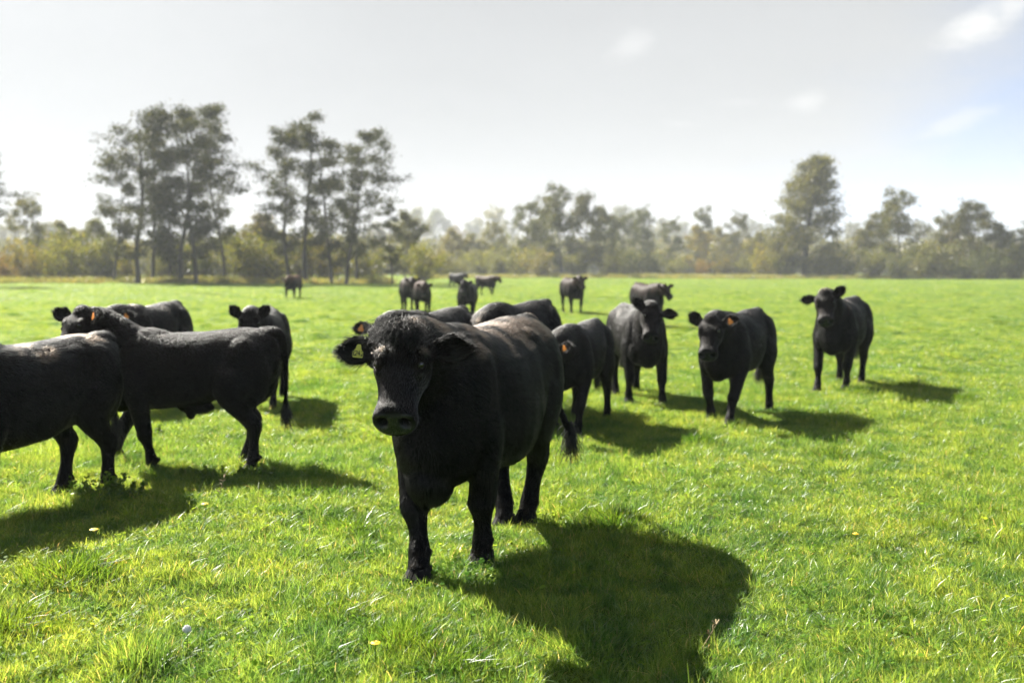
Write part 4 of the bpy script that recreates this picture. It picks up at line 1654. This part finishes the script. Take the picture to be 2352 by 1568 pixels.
flower('yellow dandelion at the edge of the shadow of the side-on bull', 470, 1182, r=.024)
flower('yellow dandelion inside the shadow of the cow at the left edge', 215, 1247, r=.026)
flower('yellow dandelion at the bottom of the picture below the leading cow', 861, 1500, r=.021)
flower('yellow dandelion on the right beyond the shadow of the leading cow', 1965, 1237, r=.018)
flower('white dandelion seed head in the bottom left grass', 428, 1465, True, r=.016)


def weed(label, px, py, h, n, spread, seed):
    """bushy weed: branching stems with many small leaves"""
    g = np.random.default_rng(seed)
    c = gp(px, py)
    t = thing('weed', label, 'weed', (c.x, c.y, float(ground_h(c.x, c.y))), 0, 'leafy weeds by the cattle on the left')
    wd = Wood()
    C = []
    for i in range(n):
        a = g.random() * 6.283
        B = bend_line((g.normal(0, spread * .3), g.normal(0, spread * .3), -.01), (math.cos(a) * .5, math.sin(a) * .5, 1), h * g.uniform(.5, 1.1), g, 6, .12)
        wd.limb(B, .0035, .0012, 4)
        C += [q for q in B[1:]] + [q + g.normal(0, h * .05, 3) for q in B[2:]]
    m = wd.mesh('stem'); m.materials.clear(); m.materials.append(MAT_WEED)
    point_color(m, (.07, .10, .025))
    obj('stem', m, t)
    cen = np.array(C)
    k = 34 * n
    V = cen[g.integers(0, len(cen), k)] + g.normal(0, h * .06, (k, 3))
    V[:, 2] = np.abs(V[:, 2])
    lm = leaf_mesh('leaf', V, .030, [(.10, .18, .035), (.14, .20, .045), (.08, .15, .03)], g)
    lm.materials.clear(); lm.materials.append(MAT_WEED)
    obj('foliage', lm, t)


weed('leafy weed clump at the hind feet of the side-on bull', 590, 1095, .11, 16, .30, 1)
weed('leafy weed clump between the fore and hind feet of the side-on bull', 480, 1092, .10, 16, .32, 2)
weed('leafy weed clump at the hind feet of the cow at the left edge', 232, 1150, .19, 22, .22, 3)
weed('leafy weed clump just right of the hind feet of the cow at the left edge', 290, 1150, .15, 18, .22, 4)
weed('leafy weed clump in the grass between the two cattle on the left', 340, 1010, .11, 14, .25, 5)


def stalk(label, px, py, h, seed, lean):
    g = np.random.default_rng(seed)
    c = gp(px, py)
    t = thing('dry_stalk', label, 'stalk', (c.x, c.y, float(ground_h(c.x, c.y))), 0, 'dry stalks in the pasture')
    wd = Wood()
    B = bend_line((0, 0, -.02), (lean, 0, 1), h, g, 8, .05)
    wd.limb(B, .0028, .0014, 5)
    m = wd.mesh('stem'); m.materials.clear(); m.materials.append(MAT_STALK)
    obj('stem', m, t)
    wd = Wood()
    for i in range(7):
        a = g.random() * 6.283
        wd.limb(bend_line(B[g.integers(4, 9)], (math.cos(a), math.sin(a), 1.0), h * .12, g, 3, .2), .003, .004, 4)
    m = wd.mesh('seed_head'); m.materials.clear(); m.materials.append(MAT_STALK)
    obj('seed_head', m, t)


stalk('brown dry stalk standing in the shadow of the rightmost cow', 2112, 918, .30, 1, .05)
stalk('pale dry stalk leaning in the shadow of the leading cow', 1585, 1500, .20, 2, .9)
stalk('thin dry stalk beside the dandelion left of the leading cow', 500, 1165, .22, 3, .15)

# ------------------------------------------------------------------ haze
def build_haze():
    m = bpy.data.materials.new('haze_air')
    m.use_nodes = True
    t = NT(m.node_tree)
    v = t.n('ShaderNodeVolumePrincipled', {'Color': (.90, .94, 1.0), 'Density': HAZE, 'Anisotropy': .1})
    t.n('ShaderNodeOutputMaterial', {'Volume': v.outputs[0]})
    x, y0, y1, z0, z1 = 700, -60, 760, -1.5, 40
    vs = [(sx * x, yy, zz) for zz in (z0, z1) for yy in (y0, y1) for sx in (-1, 1)]
    fs = [(0, 2, 3, 1), (4, 5, 7, 6), (0, 1, 5, 4), (2, 6, 7, 3), (0, 4, 6, 2), (1, 3, 7, 5)]
    o = obj('haze', mesh_from('haze', vs, fs, m), kind='stuff')
    o['label'] = 'thin pale haze over the whole pasture'


HAZE = .00042
build_haze()
